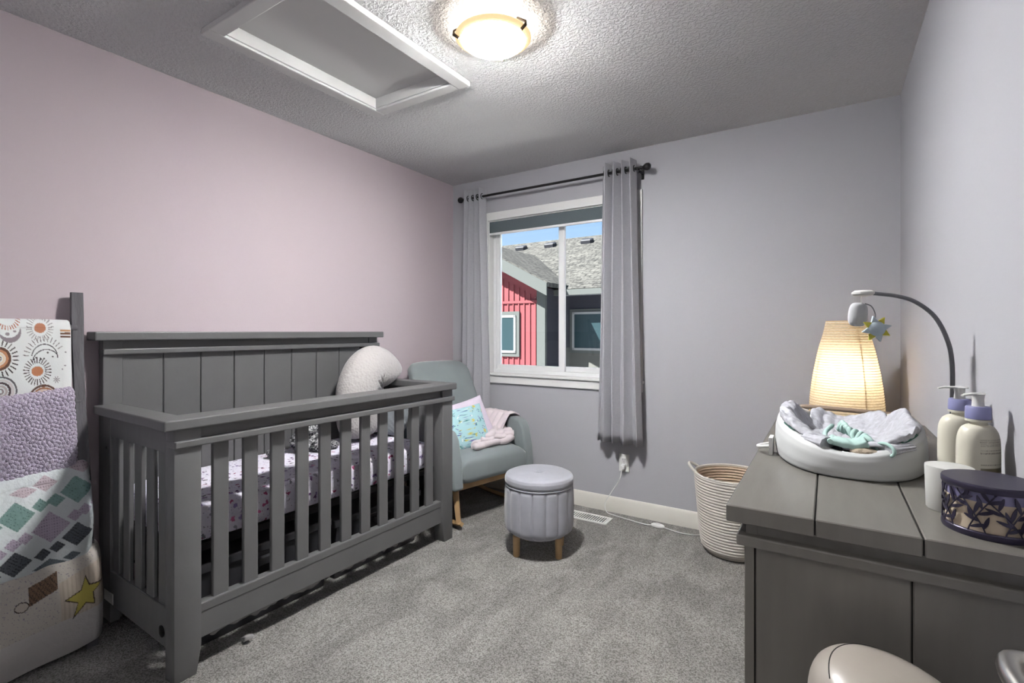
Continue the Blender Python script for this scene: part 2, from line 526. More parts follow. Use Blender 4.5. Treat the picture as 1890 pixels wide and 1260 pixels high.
nt.links.new(mx.outputs[2], p.inputs['Base Color'])
M_RED = mat('red_metal_siding', srgb(98, 46, 50), 0.6, spec=0.2)
M_HTRIM = mat('grey_green_exterior_trim', srgb(62, 65, 64), 0.7, spec=0.2)
M_SIDE = mat('grey_beige_lap_siding', srgb(70, 70, 67), 0.7, spec=0.2)
M_SHADED = mat('shaded_lap_siding', srgb(38, 39, 47), 0.7, spec=0.2)  # the grey beige siding with shade put into its colour
M_HGLASS = mat('dark_house_glass', srgb(30, 44, 48), 0.25, spec=0.35)
M_SOFF = mat('soffit_grey', srgb(88, 92, 100), 0.7)
M_VENT = mat('roof_vent_metal', srgb(40, 41, 46), 0.6, spec=0.2)

house = thing('neighbouring_house', 'red and grey house with shingled roof seen through the window', 'house', (-5.46, 10.0, -3.2))
def hbox(name, par, xr, yr, zr, m, bev=0.0):   # house coordinates given in room coordinates
    return box(name, par, (xr[0] + 5.46, xr[1] + 5.46), (yr[0] - 10.0, yr[1] - 10.0), (zr[0] + 3.2, zr[1] + 3.2), m, bev, seg=1)
HM = 10.95        # main wall plane
hbox('wall', house, (-12, 3), (HM, HM + 7), (-3.2, 2.2), M_SIDE)
hbox('gable_wall', house, (-9.6, -5.475), (10.02, HM), (-3.2, 2.2), M_RED)
prism('gable_wall', house, [(-9.6 + 5.46, 2.2 + 3.2), (-5.475 + 5.46, 2.2 + 3.2), (-7.54 + 5.46, 3.38 + 3.2)], 'y', 0.02, HM - 10, M_RED, sm=0)
# side wall of the gable bay, lap siding boards coloured as if in shade
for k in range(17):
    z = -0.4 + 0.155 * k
    prism('siding_board', house, [(0.0, z + 3.2), (0.018, z + 3.2), (0.004, z + 3.2 + 0.155), (0.0, z + 3.2 + 0.155)], 'y', 0.05, HM - 10, M_SHADED, loc=(-0.015, 0, 0), sm=0)
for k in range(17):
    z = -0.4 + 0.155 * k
    prism('siding_board', house, [(0.0, z + 3.2), (-0.018, z + 3.2), (-0.004, z + 3.2 + 0.155), (0.0, z + 3.2 + 0.155)], 'x', 0.0, 8.0, M_SHADED if z > 0.75 else M_SIDE, loc=(0, HM - 10, 0), sm=0)  # upper boards carry the eave shadow as a darker colour
# board and batten face
bx = -9.55
while bx < -5.7:
    hbox('batten', house, (bx, bx + 0.03), (9.995, 10.02), (-0.6, 3.0 - 0.52 * abs(bx + 7.54) - 0.04), M_RED)
    bx += 0.152
hbox('belt_strip', house, (-9.6, -5.6), (9.985, 10.02), (1.90, 1.96), M_RED)
hbox('corner_board', house, (-5.68, -5.46), (9.97, 10.06), (-3.2, 2.2), M_HTRIM)
# gable roof: two slopes with rake boards
slope = 0.52
for sg in (-1, 1):
    poly = [(0, 0), (sg * 2.35, -slope * 2.35), (sg * 2.35, -slope * 2.35 + 0.10), (0, 0.11)]
    r = prism('roof', house, poly, 'y', -0.42, 3.2, M_SHING, loc=(-7.54 + 5.46, 0, 3.44 + 3.2), sm=0)
    rk = [(0, -0.2), (sg * 2.35, -slope * 2.35 - 0.2), (sg * 2.35, -slope * 2.35 + 0.08), (0, 0.08)]
    prism('rake_board', house, rk, 'y', -0.46, -0.42, M_HTRIM, loc=(-7.54 + 5.46, 0, 3.44 + 3.2), sm=0)
    pf = [(0, -0.02), (sg * 2.3, -slope * 2.3 - 0.02), (sg * 2.3, -slope * 2.3 + 0.0), (0, 0.0)]
    prism('soffit', house, pf, 'y', -0.42, 0.02, M_SOFF, loc=(-7.54 + 5.46, 0, 3.44 + 3.2), sm=0)
# main roof
EV = HM - 0.45
pitch = math.atan2(2.05, 4.2)
L_ = math.hypot(2.05, 4.2)
mr = obj('roof', box_mesh(17, L_, 0.08, 0, M_SHING), None, house, (0.9, EV - 10 + 2.1, 2.20 + 3.2 + 1.025), (pitch, 0, 0))
hbox('roof', house, (-12, 3), (EV + 4.2, EV + 4.3), (2.2, 4.2), M_SHING)
hbox('gutter', house, (-12, 3.2), (EV - 0.1, EV + 0.02), (2.08, 2.21), M_HTRIM)
hbox('soffit', house, (-12, 3), (EV, HM), (2.1, 2.13), M_SOFF)
for vx in (-8.55, -7.46, -6.19):
    v = hbox('roof_vent', house, (vx - 0.18, vx + 0.18), (13.85, 14.1), (3.9, 4.06), M_VENT, 0.03)
    v.rotation_euler = (pitch * 0.8, 0, 0)
M_HVINYL = mat('grey_white_house_vinyl', srgb(112, 113, 114), 0.5)
def hwin(x0, x1, y, z0, z1, trim):
    w = hbox('window', house, (x0 - trim, x1 + trim), (y - 0.03, y + 0.05), (z0 - trim, z1 + trim), M_HTRIM)
    def sub(nm, xr, yr, zr, m):
        o = hbox(nm, w, xr, yr, zr, m)
        o.location = o.location - w.location
        return o
    f = 0.055
    sub('window_frame', (x0, x1), (y - 0.05, y), (z0, z0 + f), M_HVINYL); sub('window_frame', (x0, x1), (y - 0.05, y), (z1 - f, z1), M_HVINYL)
    for xx in (x0, x1 - f, (x0 + x1) / 2 - f / 2):
        sub('window_frame', (xx, xx + f), (y - 0.05, y), (z0, z1), M_HVINYL)
    xm = (x0 + x1) / 2
    sub('pane', (x0 + f, xm - f / 2), (y - 0.04, y - 0.02), (z0 + f, z1 - f), M_HGLASS)
    sub('pane', (xm + f / 2, x1 - f), (y - 0.04, y - 0.02), (z0 + f, z1 - f), M_HGLASS)
hwin(-7.15, -6.25, 10.0, 0.72, 1.62, 0.09)
hwin(-5.22, -3.4, HM - 0.01, 0.78, 1.70, 0.07)
M_GRASS = mat('ground_outside', srgb(214, 213, 210), 0.95)
struct(box('ground', None, (-40, 40), (ROOM_B + 0.4, 60), (-3.4, -3.2), M_GRASS, 0))

# ------------------------------------------------------------------ ceiling hatch, ceiling light
hatch = thing('attic_hatch', 'white framed attic access hatch set in the stippled ceiling', 'hatch', (-1.79, 1.46, CEIL))
def hb(name, xr, yr, zr, m, bev=0.004):
    return box(name, hatch, (xr[0] + 1.79, xr[1] + 1.79), (yr[0] - 1.46, yr[1] - 1.46), (zr[0] - CEIL, zr[1] - CEIL), m, bev)
TX0, TX1, TY0, TY1 = -2.118, -1.462, 1.0, 1.915
zt = (CEIL - 0.024, CEIL)
hb('frame_board', (TX0, HX0), (TY0, TY1), zt, M_TRIM)
hb('frame_board', (HX1, TX1), (TY0, TY1), zt, M_TRIM)
hb('frame_board', (HX0, HX1), (TY0, HY0), zt, M_TRIM)
hb('frame_board', (HX0, HX1), (HY1, TY1), zt, M_TRIM)
for xr, yr in (((HX0, HX0 + 0.008), (HY0, HY1)), ((HX1 - 0.008, HX1), (HY0, HY1)), ((HX0, HX1), (HY0, HY0 + 0.008)), ((HX0, HX1), (HY1 - 0.008, HY1))):
    hb('liner_board', xr, yr, (CEIL - 0.014, CEIL + 0.04), M_TRIM, 0.002)
hb('gap_shadow_sheet', (HX0, HX1), (HY0, HY1), (CEIL + 0.046, CEIL + 0.052), M_DARK, 0)  # dark sheet standing in for the shadow line at the panel edge
hb('hatch_panel', (HX0 + 0.004, HX1 - 0.004), (HY0 + 0.004, HY1 - 0.004), (CEIL + 0.038, CEIL + 0.046), M_TRIM, 0.002)

lit = bpy.data.materials.new('lit_alabaster_glass'); lit.use_nodes = True
ln, ll = lit.node_tree.nodes, lit.node_tree.links
ln.clear()
lo = ln.new('ShaderNodeOutputMaterial'); le = ln.new('ShaderNodeEmission'); ltc = ln.new('ShaderNodeTexCoord'); lnz = ln.new('ShaderNodeTexNoise'); lr = ln.new('ShaderNodeValToRGB')
lnz.inputs['Scale'].default_value = 7; lnz.inputs['Distortion'].default_value = 2.0
lr.color_ramp.elements[0].position, lr.color_ramp.elements[0].color = 0.35, (1.0, 0.965, 0.92, 1)
lr.color_ramp.elements[1].position, lr.color_ramp.elements[1].color = 0.6, (0.985, 0.99, 1.0, 1)
ll.new(ltc.outputs['Object'], lnz.inputs['Vector']); ll.new(lnz.outputs[0], lr.inputs[0]); ll.new(lr.outputs[0], le.inputs[0]); ll.new(le.outputs[0], lo.inputs[0])
lsx = ln.new('ShaderNodeVectorMath'); lsx.operation = 'MULTIPLY'; lsx.inputs[1].default_value = (1, 1, 0)
lln = ln.new('ShaderNodeVectorMath'); lln.operation = 'LENGTH'
lmr = ln.new('ShaderNodeMapRange'); lmr.interpolation_type = 'SMOOTHSTEP'   # the bulb sits over the middle of the bowl
lmr.inputs[1].default_value, lmr.inputs[2].default_value, lmr.inputs[3].default_value, lmr.inputs[4].default_value = 0.05, 0.125, LAMP_STRENGTH * 1.15, LAMP_STRENGTH * 0.75
ll.new(ltc.outputs['Object'], lsx.inputs[0]); ll.new(lsx.outputs[0], lln.inputs[0]); ll.new(lln.outputs['Value'], lmr.inputs[0]); ll.new(lmr.outputs[0], le.inputs[1])
M_AMBER = mat('amber_glass_rim', srgb(236, 205, 158), 0.2)
M_AMBER.node_tree.nodes['Principled BSDF'].inputs['Emission Color'].default_value = (1.0, 0.72, 0.38, 1)
M_AMBER.node_tree.nodes['Principled BSDF'].inputs['Emission Strength'].default_value = 0.9
M_BRONZE = mat('bronze_clip', srgb(70, 58, 44), 0.35, metal=0.8)
cl = thing('ceiling_light', 'lit round alabaster glass ceiling light with bronze clips', 'ceiling light', (-1.115, 1.61, CEIL))
R_ = 0.150
M_INB = bpy.data.materials.new('lit_bowl_inside'); M_INB.use_nodes = True
M_INB.node_tree.nodes['Principled BSDF'].inputs['Emission Color'].default_value = (1.0, 0.95, 0.88, 1)
M_INB.node_tree.nodes['Principled BSDF'].inputs['Emission Strength'].default_value = 8.0
lathe('bowl_inside', cl, [(0.134, -0.049), (0.11, -0.05), (0.0, -0.05)], M_INB, 48)
lathe('mounting_pan', cl, [(0, -0.02), (0.05, -0.02), (0.055, -0.012), (0.055, 0)], M_TRIM, 40)
prof = [(0.0, -0.104), (0.03, -0.1032), (0.06, -0.099), (0.09, -0.090), (0.112, -0.079), (0.128, -0.066)]
lathe('glass_dome', cl, prof, lit, 56)
lathe('dome_rim', cl, [(0.128, -0.066), (0.142, -0.060), (R_, -0.053), (R_ - 0.001, -0.050), (0.132, -0.05), (0.12, -0.055)], M_AMBER, 56)
for a in (-2.40, -0.06, 1.90):
    tube('clip', cl, [(R_ * 0.9 * math.cos(a), R_ * 0.9 * math.sin(a), -0.066), (R_ * 1.04 * math.cos(a), R_ * 1.04 * math.sin(a), -0.055), (R_ * 1.03 * math.cos(a), R_ * 1.03 * math.sin(a), -0.044), (R_ * 0.78 * math.cos(a), R_ * 0.78 * math.sin(a), -0.018)], 0.0065, M_BRONZE, seg=8)
# unseen light added in the hallway behind the camera as modest fill
hl_m = bpy.data.materials.new('hall_fill_glow'); hl_m.use_nodes = True
hn, hk = hl_m.node_tree.nodes, hl_m.node_tree.links
hn.clear()
ho = hn.new('ShaderNodeOutputMaterial'); he = hn.new('ShaderNodeEmission'); hk.new(he.outputs[0], ho.inputs[0])
he.inputs[0].default_value = (1.0, 0.95, 0.88, 1); he.inputs[1].default_value = HALL_STRENGTH
hl = thing('unseen_hall_fill_light', 'added unseen fill light in the hallway behind the doorway', 'ceiling light', (-0.1, -0.75, CEIL))
lathe('glass_dome', hl, [(0.0, -0.09), (0.08, -0.085), (0.13, -0.065), (0.16, -0.02)], hl_m, 40)
lathe('mounting_pan', hl, [(0.16, -0.02), (0.165, 0.0)], M_BRONZE, 40)

# ------------------------------------------------------------------ blind, curtain rod, curtains
M_BLIND = mat('slate_blind_fabric', srgb(88, 98, 102), 0.8, bump=(300, 0.1))
bl = thing('roller_blind', 'dark slate roller blind rolled up inside the window head', 'blind', (-1.68, B + 0.03, WZ1))
bX = (-0.585, 0.585)
def roll(U, V):
    a = 2 * PI * U
    return -0.582 + 1.164 * V, 0.002 + 0.022 * np.cos(a), -0.026 + 0.022 * np.sin(a)
surf('fabric_roll', bl, 24, 1, roll, M_BLIND, wrap_u=True, sm=60)
box('fabric_band', bl, (-0.584, 0.584), (-0.024, -0.019), (-0.094, -0.003), M_BLIND, 0.001)
box('bottom_rail', bl, (-0.582, 0.582), (-0.028, -0.012), (-0.112, -0.094), M_STEEL if False else M_VINYL, 0.004)

rod = thing('curtain_rod', 'black metal curtain rod with ball finials above the window', 'curtain rod', (-1.72, 3.115, 2.276))
tube('rod', rod, [(-0.715, 0, 0), (0.715, 0, 0)], 0.009, M_BLACK, seg=14)
for sgn in (-1, 1):
    f = lathe('finial', rod, [(0, 0), (0.011, 0), (0.012, 0.006), (0.009, 0.012), (0.010, 0.018), (0.019, 0.028), (0.024, 0.042), (0.022, 0.056), (0.012, 0.066), (0, 0.068)], M_BLACK, 24, (sgn * 0.71, 0, 0), (0, sgn * PI / 2, 0))
    bxp = sgn * 0.695
    br_ = box('bracket', rod, (bxp - 0.009, bxp + 0.009), (0.012, 0.094), (-0.016, -0.008), M_BLACK, 0.002)
    box('bracket_plate', rod, (bxp - 0.010, bxp + 0.010), (0.089, 0.095), (-0.05, 0.02), M_BLACK, 0.002)
    tube('bracket_cup', rod, [(bxp, 0.012 * math.cos(a), 0.012 * math.sin(a)) for a in np.linspace(-PI, 0.2, 8)], 0.004, M_BLACK, seg=6)
    box('bracket_screw', rod, (bxp - 0.004, bxp + 0.004), (-0.004, 0.004), (-0.036, -0.008), M_BLACK, 0.002)

M_CURT = mat('grey_curtain_fabric', srgb(176, 176, 182), 0.9, bump=(420, 0.25), vary=(60, 0.05), sheen=0.2, stretch=(1, 1, 3))
def curtain(name, label, x0t, x1t, x0b, x1b, zt_, zb, n, amp, ph, yoff=0.0):
    c = thing(name, label, 'curtain', ((x0t + x1t) / 2, 3.115, zb), 0, 'grey grommet curtains')
    ox = (x0t + x1t) / 2
    def f(U, V):
        x0 = x0b + (x0t - x0b) * V; x1 = x1b + (x1t - x1b) * V
        a = 2 * PI * n * U + ph
        g = 1 - 0.25 * (1 - V)
        x = x0 + (x1 - x0) * (U + 0.035 / n * np.sin(2 * a)) - ox + 0.006 * np.sin(3 * V + 9 * U) * (1 - V)
        y = amp * np.sin(a) * g * (1 + 0.18 * np.sin(5.1 * U * n + 1.3)) + 0.006 * np.sin(4 * V + 7 * U) + yoff * (1 - V)
        z = (zt_ - zb) * V + 0.003 * np.sin(17 * U) + 0 * U
        return x, y, z
    surf('fabric', c, int(n * 22), 30, f, M_CURT, thick=0.003, sm=80)
    k = 0
    for i in range(int(2 * n) + 1):
        u = (i * PI - ph) / (2 * PI * n)
        if 0.02 < u < 0.98:
            x = x0t + (x1t - x0t) * u - ox
            o = tube('grommet', c, [(x + 0.001, 0.021 * math.cos(q), 0.021 * math.sin(q)) for q in np.linspace(0, 2 * PI, 20, endpoint=False)], 0.0035, M_BLACK, seg=6, closed=True, loc=(0, 0, 2.276 - zb))
    return c
curtain('curtain', 'grey grommet curtain hanging at the left of the window behind the armchair', -2.425, -2.245, -2.49, -2.20, 2.338, 0.49, 4, 0.034, 2.2)
curtain('curtain', 'grey grommet curtain hanging at the right of the window above the outlet', -1.275, -1.045, -1.315, -1.005, 2.338, 0.49, 4, 0.04, 0.6)

# ------------------------------------------------------------------ crib
crib = thing('crib', 'grey wooden crib with plank headboard and slatted sides against the pink wall', 'crib', (-2.255, 1.5575, 0), math.radians(-1.0))
HL = 0.7375
def cb(name, xr, yr, zr, bev=0.003, m=M_CRIB, par=None, seg=2):
    return box(name, par or crib, xr, yr, zr, m, bev, seg=seg)
# headboard
cb('headboard_cap', (-0.345, -0.245), (-HL - 0.04, HL + 0.015), (1.188, 1.225), 0.005)
cb('headboard_frieze', (-0.335, -0.297), (-HL + 0.07, HL - 0.07), (1.13, 1.19), 0.001)
cb('headboard_ledge', (-0.335, -0.275), (-HL - 0.003, HL + 0.008), (1.128, 1.152), 0.004)
cb('headboard_backing', (-0.338, -0.326), (-HL + 0.06, HL - 0.06), (0.2, 1.15), 0, M_DARK)
ys = [-0.6685 + 0.15925 * i for i in range(9)]
for a, b in zip(ys, ys[1:]):
    cb('headboard_plank', (-0.327, -0.306), (a + 0.0015, b - 0.0015), (0.22, 1.132), 0.003, seg=1)
for s_ in (-1, 1):
    y0, y1 = sorted((s_ * HL, s_ * (HL - 0.069)))
    cb('headboard_post', (-0.34, -0.292), (y0, y1), (0.0, 1.19), 0.003)
# ends
def end(s_):
    yo = s_ * HL
    def yr(a, b):
        return tuple(sorted((yo - s_ * a, yo - s_ * b)))
    cb('end_cap', (-0.292, 0.275), yr(-0.033, 0.055), (0.884, 0.9195), 0.004)
    cb('end_apron', (-0.286, 0.29), yr(0.002, 0.030), (0.795, 0.886), 0.002)
    er = cb('end_lower_rail', (-0.29, 0.292), yr(0.002, 0.032), (0.105, 0.245), 0.003)
    cb('end_post', (-0.293, -0.213), yr(0.0, 0.035), (0.03, 0.885), 0.003)
    for x in (-0.208, -0.105, 0.005, 0.113, 0.216):
        cb('end_slat', (x - 0.0 + 0.0, x + 0.062), yr(0.008, 0.024), (0.24, 0.80), 0.003, seg=1)
    if s_ < 0:
        o = box('label_sticker', crib, (-0.277, -0.185), (yo - 0.0005, yo + 0.0015), (0.112, 0.155), M_WHITEP, 0)
        o['label'] = 'pale paper sticker'
        lathe('bolt_cover', crib, [(0, 0), (0.021, 0), (0.021, 0.004), (0.016, 0.006), (0, 0.006)], M_BLACK, 24, (0.262, yo + 0.003, 0.155), (PI / 2, 0, 0))
        lathe('bolt_head', crib, [(0, 0), (0.007, 0), (0.007, 0.003), (0, 0.004)], M_BLACK, 16, (-0.252, yo + 0.001, 0.745), (PI / 2, 0, 0))
end(-1); end(1)
# front
cb('front_cap', (0.268, 0.388), (-HL - 0.04, HL + 0.012), (0.885, 0.9215), 0.005)
cb('front_frieze', (0.305, 0.348), (-HL + 0.01, HL - 0.01), (0.84, 0.887), 0.001)
cb('front_ledge', (0.30, 0.376), (-HL - 0.002, HL + 0.008), (0.818, 0.843), 0.004)
for s_ in (-1, 1):
    ya, yb = s_ * HL, s_ * (HL - 0.088)
    poly = [(ya, 0.0 + 0.886), (ya, 0.0), (ya + (yb - ya) * 0.82, 0.0), (yb, 0.10), (yb, 0.886)]
    prism('front_post', crib, poly, 'x', 0.292, 0.363, M_CRIB, bev=0.003)
for k in range(11):
    y = 0.958 + 0.1138 * k - 1.5575
    cb('front_slat', (0.322, 0.341), (y, y + 0.0575), (0.235, 0.83), 0.003, seg=1)
cb('front_rail_strip', (0.312, 0.352), (-HL + 0.086, HL - 0.086), (0.206, 0.2405), 0.004)
cb('front_lower_rail', (0.316, 0.349), (-HL + 0.086, HL - 0.086), (0.113, 0.207), 0.003)
for x in (-0.27, 0.26):
    cb('mattress_support_bar', (x - 0.012, x + 0.012), (-0.69, 0.69), (0.395, 0.425), 0.002, M_BLACK)
for k in range(8):
    y = -0.66 + k * 1.32 / 7
    cb('mattress_support_rung', (-0.27, 0.26), (y - 0.01, y + 0.01), (0.405, 0.42), 0.002, M_BLACK, seg=1)

# mattress with printed sheet
M_SHEET = bpy.data.materials.new('floral_sheet'); M_SHEET.use_nodes = True
nt, p = nodes_of(M_SHEET)
p.inputs['Roughness'].default_value = 0.9
tc = nt.nodes.new('ShaderNodeTexCoord')
def vor(scale, thr, rand, warp=0.0):
    v = nt.nodes.new('ShaderNodeTexVoronoi'); v.inputs['Scale'].default_value = scale; v.inputs['Randomness'].default_value = rand
    nz = nt.nodes.new('ShaderNodeTexNoise'); nz.inputs['Scale'].default_value = scale * 2.2
    md = nt.nodes.new('ShaderNodeVectorMath'); md.operation = 'MULTIPLY_ADD'
    md.inputs[1].default_value = (warp, warp, warp)
    nt.links.new(tc.outputs['Object'], nz.inputs['Vector']); nt.links.new(nz.outputs['Color'], md.inputs[0]); nt.links.new(tc.outputs['Object'], md.inputs[2])
    nt.links.new(md.outputs[0], v.inputs['Vector'])
    lt = nt.nodes.new('ShaderNodeMath'); lt.operation = 'LESS_THAN'; lt.inputs[1].default_value = thr
    nt.links.new(v.outputs['Distance'], lt.inputs[0])
    return v, lt
va, la = vor(32, 0.29, 1.0, 0.030)      # flower heads and leaves
vb, lb = vor(11, 0.72, 1.0, 0.05)       # clusters
vc, lc = vor(75, 0.22, 1.0, 0.012)       # small sprigs
cm = nt.nodes.new('ShaderNodeMath'); cm.operation = 'MULTIPLY'
nt.links.new(la.outputs[0], cm.inputs[0]); nt.links.new(lb.outputs[0], cm.inputs[1])
ca = nt.nodes.new('ShaderNodeMath'); ca.operation = 'MULTIPLY'; ca.inputs[1].default_value = 0.55
nt.links.new(lc.outputs[0], ca.inputs[0])
cx = nt.nodes.new('ShaderNodeMath'); cx.operation = 'MAXIMUM'
nt.links.new(cm.outputs[0], cx.inputs[0]); nt.links.new(ca.outputs[0], cx.inputs[1])
fr_ = nt.nodes.new('ShaderNodeValToRGB')
fr_.color_ramp.interpolation = 'CONSTANT'
for pos, colr in ((0.0, (96, 62, 110)), (0.35, (118, 116, 128)), (0.6, (150, 70, 110)), (0.8, (128, 110, 160))):
    el = fr_.color_ramp.elements[0] if pos == 0 else fr_.color_ramp.elements.new(pos)
    el.position = pos; el.color = (*srgb(*colr), 1)
sx = nt.nodes.new('ShaderNodeSeparateColor')
nt.links.new(va.outputs['Color'], sx.inputs[0]); nt.links.new(sx.outputs[0], fr_.inputs[0])
mx = nt.nodes.new('ShaderNodeMix'); mx.data_type = 'RGBA'
mx.inputs[6].default_value = (*srgb(230, 226, 240), 1)
nt.links.new(cx.outputs[0], mx.inputs[0]); nt.links.new(fr_.outputs[0], mx.inputs[7]); nt.links.new(mx.outputs[2], p.inputs['Base Color'])
def matt(U, V):
    th = 2 * PI * U
    sg = lambda a, q: np.sign(a) * np.abs(a) ** q
    # profile V: 0 bottom centre -> 1 top centre
    pr = np.array([(0.0, 0.0), (0.9, 0.0), (0.97, 0.006), (0.995, 0.03), (1.0, 0.07), (0.995, 0.112), (0.975, 0.134), (0.93, 0.142), (0.6, 0.146), (0.0, 0.147)])
    t_ = np.linspace(0, 1, len(pr))
    r = np.interp(V, t_, pr[:, 0]); z = np.interp(V, t_, pr[:, 1])
    q = 0.16
    x = 0.292 * r * sg(np.cos(th), q); y = 0.685 * r * sg(np.sin(th), q)
    z = z + 0.003 * wr(x * 7, y * 7, 3) * (z > 0.05)
    return x, y, z
mt = props(surf('crib_mattress', None, 96, 36, matt, M_SHEET, wrap_u=True, sm=70, loc=(-2.262, 1.555, 0.43), rot=(0, 0, math.radians(-1.0))), 'crib mattress in a white sheet printed with small purple flowers', 'mattress')

# nursing pillow
M_PILL = mat('pale_grey_plush', srgb(188, 184, 183), 0.95, sheen=0.3)
nt, p = nodes_of(M_PILL)
tc = nt.nodes.new('ShaderNodeTexCoord'); v = nt.nodes.new('ShaderNodeTexVoronoi'); v.inputs['Scale'].default_value = 70
bp = nt.nodes.new('ShaderNodeBump'); bp.inputs['Strength'].default_value = 0.5; bp.inputs['Distance'].default_value = 0.006
nt.links.new(tc.outputs['Object'], v.inputs['Vector']); nt.links.new(v.outputs['Distance'], bp.inputs['Height']); nt.links.new(bp.outputs[0], p.inputs['Normal'])
def bent_tube(path, radii, ridges, depth, inner, m, seg=40, flat=0.8, n=10, tip=0.5):
    """Stuffed tube along a spline with gathers on the inside of the bend."""
    pts = spline(path, n); rad = [q[0] for q in spline([(r, 0, 0) for r in radii], n)]
    N = len(pts)
    me = tube_mesh(pts, 1.0, m, seg=seg, cap=True, sm=80)
    co = np.array([v.co[:] for v in me.vertices]).reshape(N, seg, 3)
    ctr = np.array([list(q) for q in pts])[:, None, :]
    d = co - ctr
    ax = np.array(inner, float); ax /= np.linalg.norm(ax)
    tt = np.linspace(0, 1, N)[:, None]
    endf = np.minimum(1, np.minimum(tt, 1 - tt) / 0.12)
    endf = tip + (1 - tip) * np.sqrt(1 - (1 - endf) ** 2)
    inn = np.clip((d * ax).sum(-1), 0, 1)
    r = np.array(rad)[:, None] * endf * (1 - depth * inn ** 1.5 * (0.5 + 0.5 * np.cos(2 * PI * ridges * tt)) * np.exp(-((tt - 0.55) / 0.25) ** 2))
    d2 = d * r[..., None]
    d2[..., 0] *= flat
    co = ctr + d2
    me.vertices.foreach_set('co', co.reshape(-1, 3).ravel())
    me.update()
    return me
npil = thing('nursing_pillow', 'pale grey plush nursing pillow arched over the far crib rail', 'pillow', (-2.36, 2.06, 0.58))
nm = bent_tube([(0, -0.06, 0.02), (0, -0.065, 0.15), (0, -0.06, 0.28), (0, -0.015, 0.38), (0, 0.055, 0.42), (0.01, 0.135, 0.385), (0.02, 0.17, 0.33)],
               [0.125, 0.138, 0.145, 0.145, 0.14, 0.122, 0.105], 13, 0.42, (0.0, 0.6, -0.8), M_PILL, flat=0.75, tip=0.55)
obj('cover', nm, None, npil)
tg = box('tag', npil, (0.092, 0.096), (-0.195, -0.187), (0.20, 0.245), M_DARK, 0.001)
# second arm of the pillow inside the crib
nm2 = bent_tube([(-0.02, -0.02, 0.36), (-0.05, 0.05, 0.24), (-0.04, 0.075, 0.12), (-0.03, 0.07, 0.02)], [0.10, 0.115, 0.115, 0.09], 5, 0.1, (0, -1, 0), M_PILL, flat=0.8, tip=0.6)
obj('inner_arm', nm2, None, npil)

# chunky knotted braid
M_KNOT = mat('black_white_chunky_yarn', (1, 1, 1), 0.95, attr=True, bump=(220, 0.6))
knot = thing('knotted_braid', 'chunky black and white knotted yarn bundle lying on the crib sheet', 'braid', (-2.40, 1.68, 0.577))
def yarn_blob(name, loc, r, seed):
    def f(U, V):
        th = 2 * PI * U; ph = PI * (V - 0.5)
        k = 1 + 0.22 * np.abs(np.sin(5 * th + 3 * np.sin(4 * ph + seed))) * np.abs(np.sin(4 * ph + 2 * np.sin(3 * th + seed))) + 0.1 * wr(th, ph * 2, seed) * np.cos(ph)
        return r * k * np.cos(ph) * np.cos(th), r * k * np.cos(ph) * np.sin(th), r * 0.85 * k * np.sin(ph)
    def pa(U, V, X, Y, Z):
        n = wr(X / r * 6, (Y + Z * 1.3) / r * 6, seed, n=9)
        c = np.where((n > 0.05)[..., None], np.array(srgb(196, 196, 198)), np.array(srgb(60, 60, 64)))
        return c
    return surf(name, knot, 44, 26, f, M_KNOT, wrap_u=True, paint=pa, sm=80, loc=loc)
for i, (a, b, c, r) in enumerate(((0, -0.03, 0.05, 0.055), (0.03, 0.03, 0.045, 0.05), (-0.03, 0.05, 0.06, 0.06), (0.05, -0.06, 0.03, 0.032), (0.0, -0.01, 0.11, 0.048), (-0.02, 0.08, 0.12, 0.055), (0.075, 0.015, 0.025, 0.03), (-0.02, -0.16, 0.03, 0.03), (-0.0, -0.20, 0.025, 0.027), (0.09, 0.10, 0.022, 0.025))):
    yarn_blob('knot', (a, b, c), r, i)
# ribbed silver cushion tucked at the far end
M_RIB = mat('ribbed_silver_fabric', srgb(150, 156, 160), 0.7, sheen=0.3)
def rib(U, V):
    th = 2 * PI * U; ph = PI * (V - 0.5)
    sg = lambda a, q: np.sign(a) * np.abs(a) ** q
    k = 1 + 0.05 * np.sin(16 * PI * (U * 2 + V * 1.6))
    return 0.13 * k * sg(np.cos(ph), .6) * sg(np.cos(th), .6), 0.045 * k * sg(np.cos(ph), .6) * sg(np.sin(th), .6), 0.14 + 0.14 * sg(np.sin(ph), .7)
props(surf('ribbed_cushion', None, 120, 40, rib, M_RIB, wrap_u=True, sm=80, loc=(-2.33, 2.205, 0.578), rot=(-0.1, 0, 0.05)), 'silver ribbed cushion propped at the far end of the crib', 'cushion')

# storage totes under the crib
M_TOTE = mat('charcoal_plastic', srgb(52, 52, 55), 0.45)
M_TLAB = mat('cardboard_label', srgb(110, 104, 98), 0.8)
def tote(label, loc, sx, sy, sz, m, g='storage totes under the crib'):
    t = thing('storage_tote', label, 'storage box', loc, math.radians(-1), g)
    poly = [(-sx / 2 * 0.92, 0), (sx / 2 * 0.92, 0), (sx / 2, sz * 0.9), (-sx / 2, sz * 0.9)]
    prism('body', t, poly, 'y', -sy / 2 * 0.96, sy / 2 * 0.96, m, bev=0.008)
    box('lid', t, (-sx / 2 - 0.012, sx / 2 + 0.012), (-sy / 2 - 0.008, sy / 2 + 0.008), (sz * 0.88, sz), m, 0.006)
    box('handle', t, (sx / 2 - 0.005, sx / 2 + 0.022), (-0.06, 0.06), (sz * 0.72, sz * 0.82), m, 0.004)
    box('label_card', t, (sx / 2 * 0.96 - 0.002, sx / 2 * 0.96 + 0.006), (sy * 0.28, sy * 0.42), (sz * 0.3, sz * 0.5), M_TLAB, 0.001)
    return t
tote('charcoal lidded storage tote under the near half of the crib', (-2.27, 1.24, 0), 0.48, 0.60, 0.33, M_TOTE)
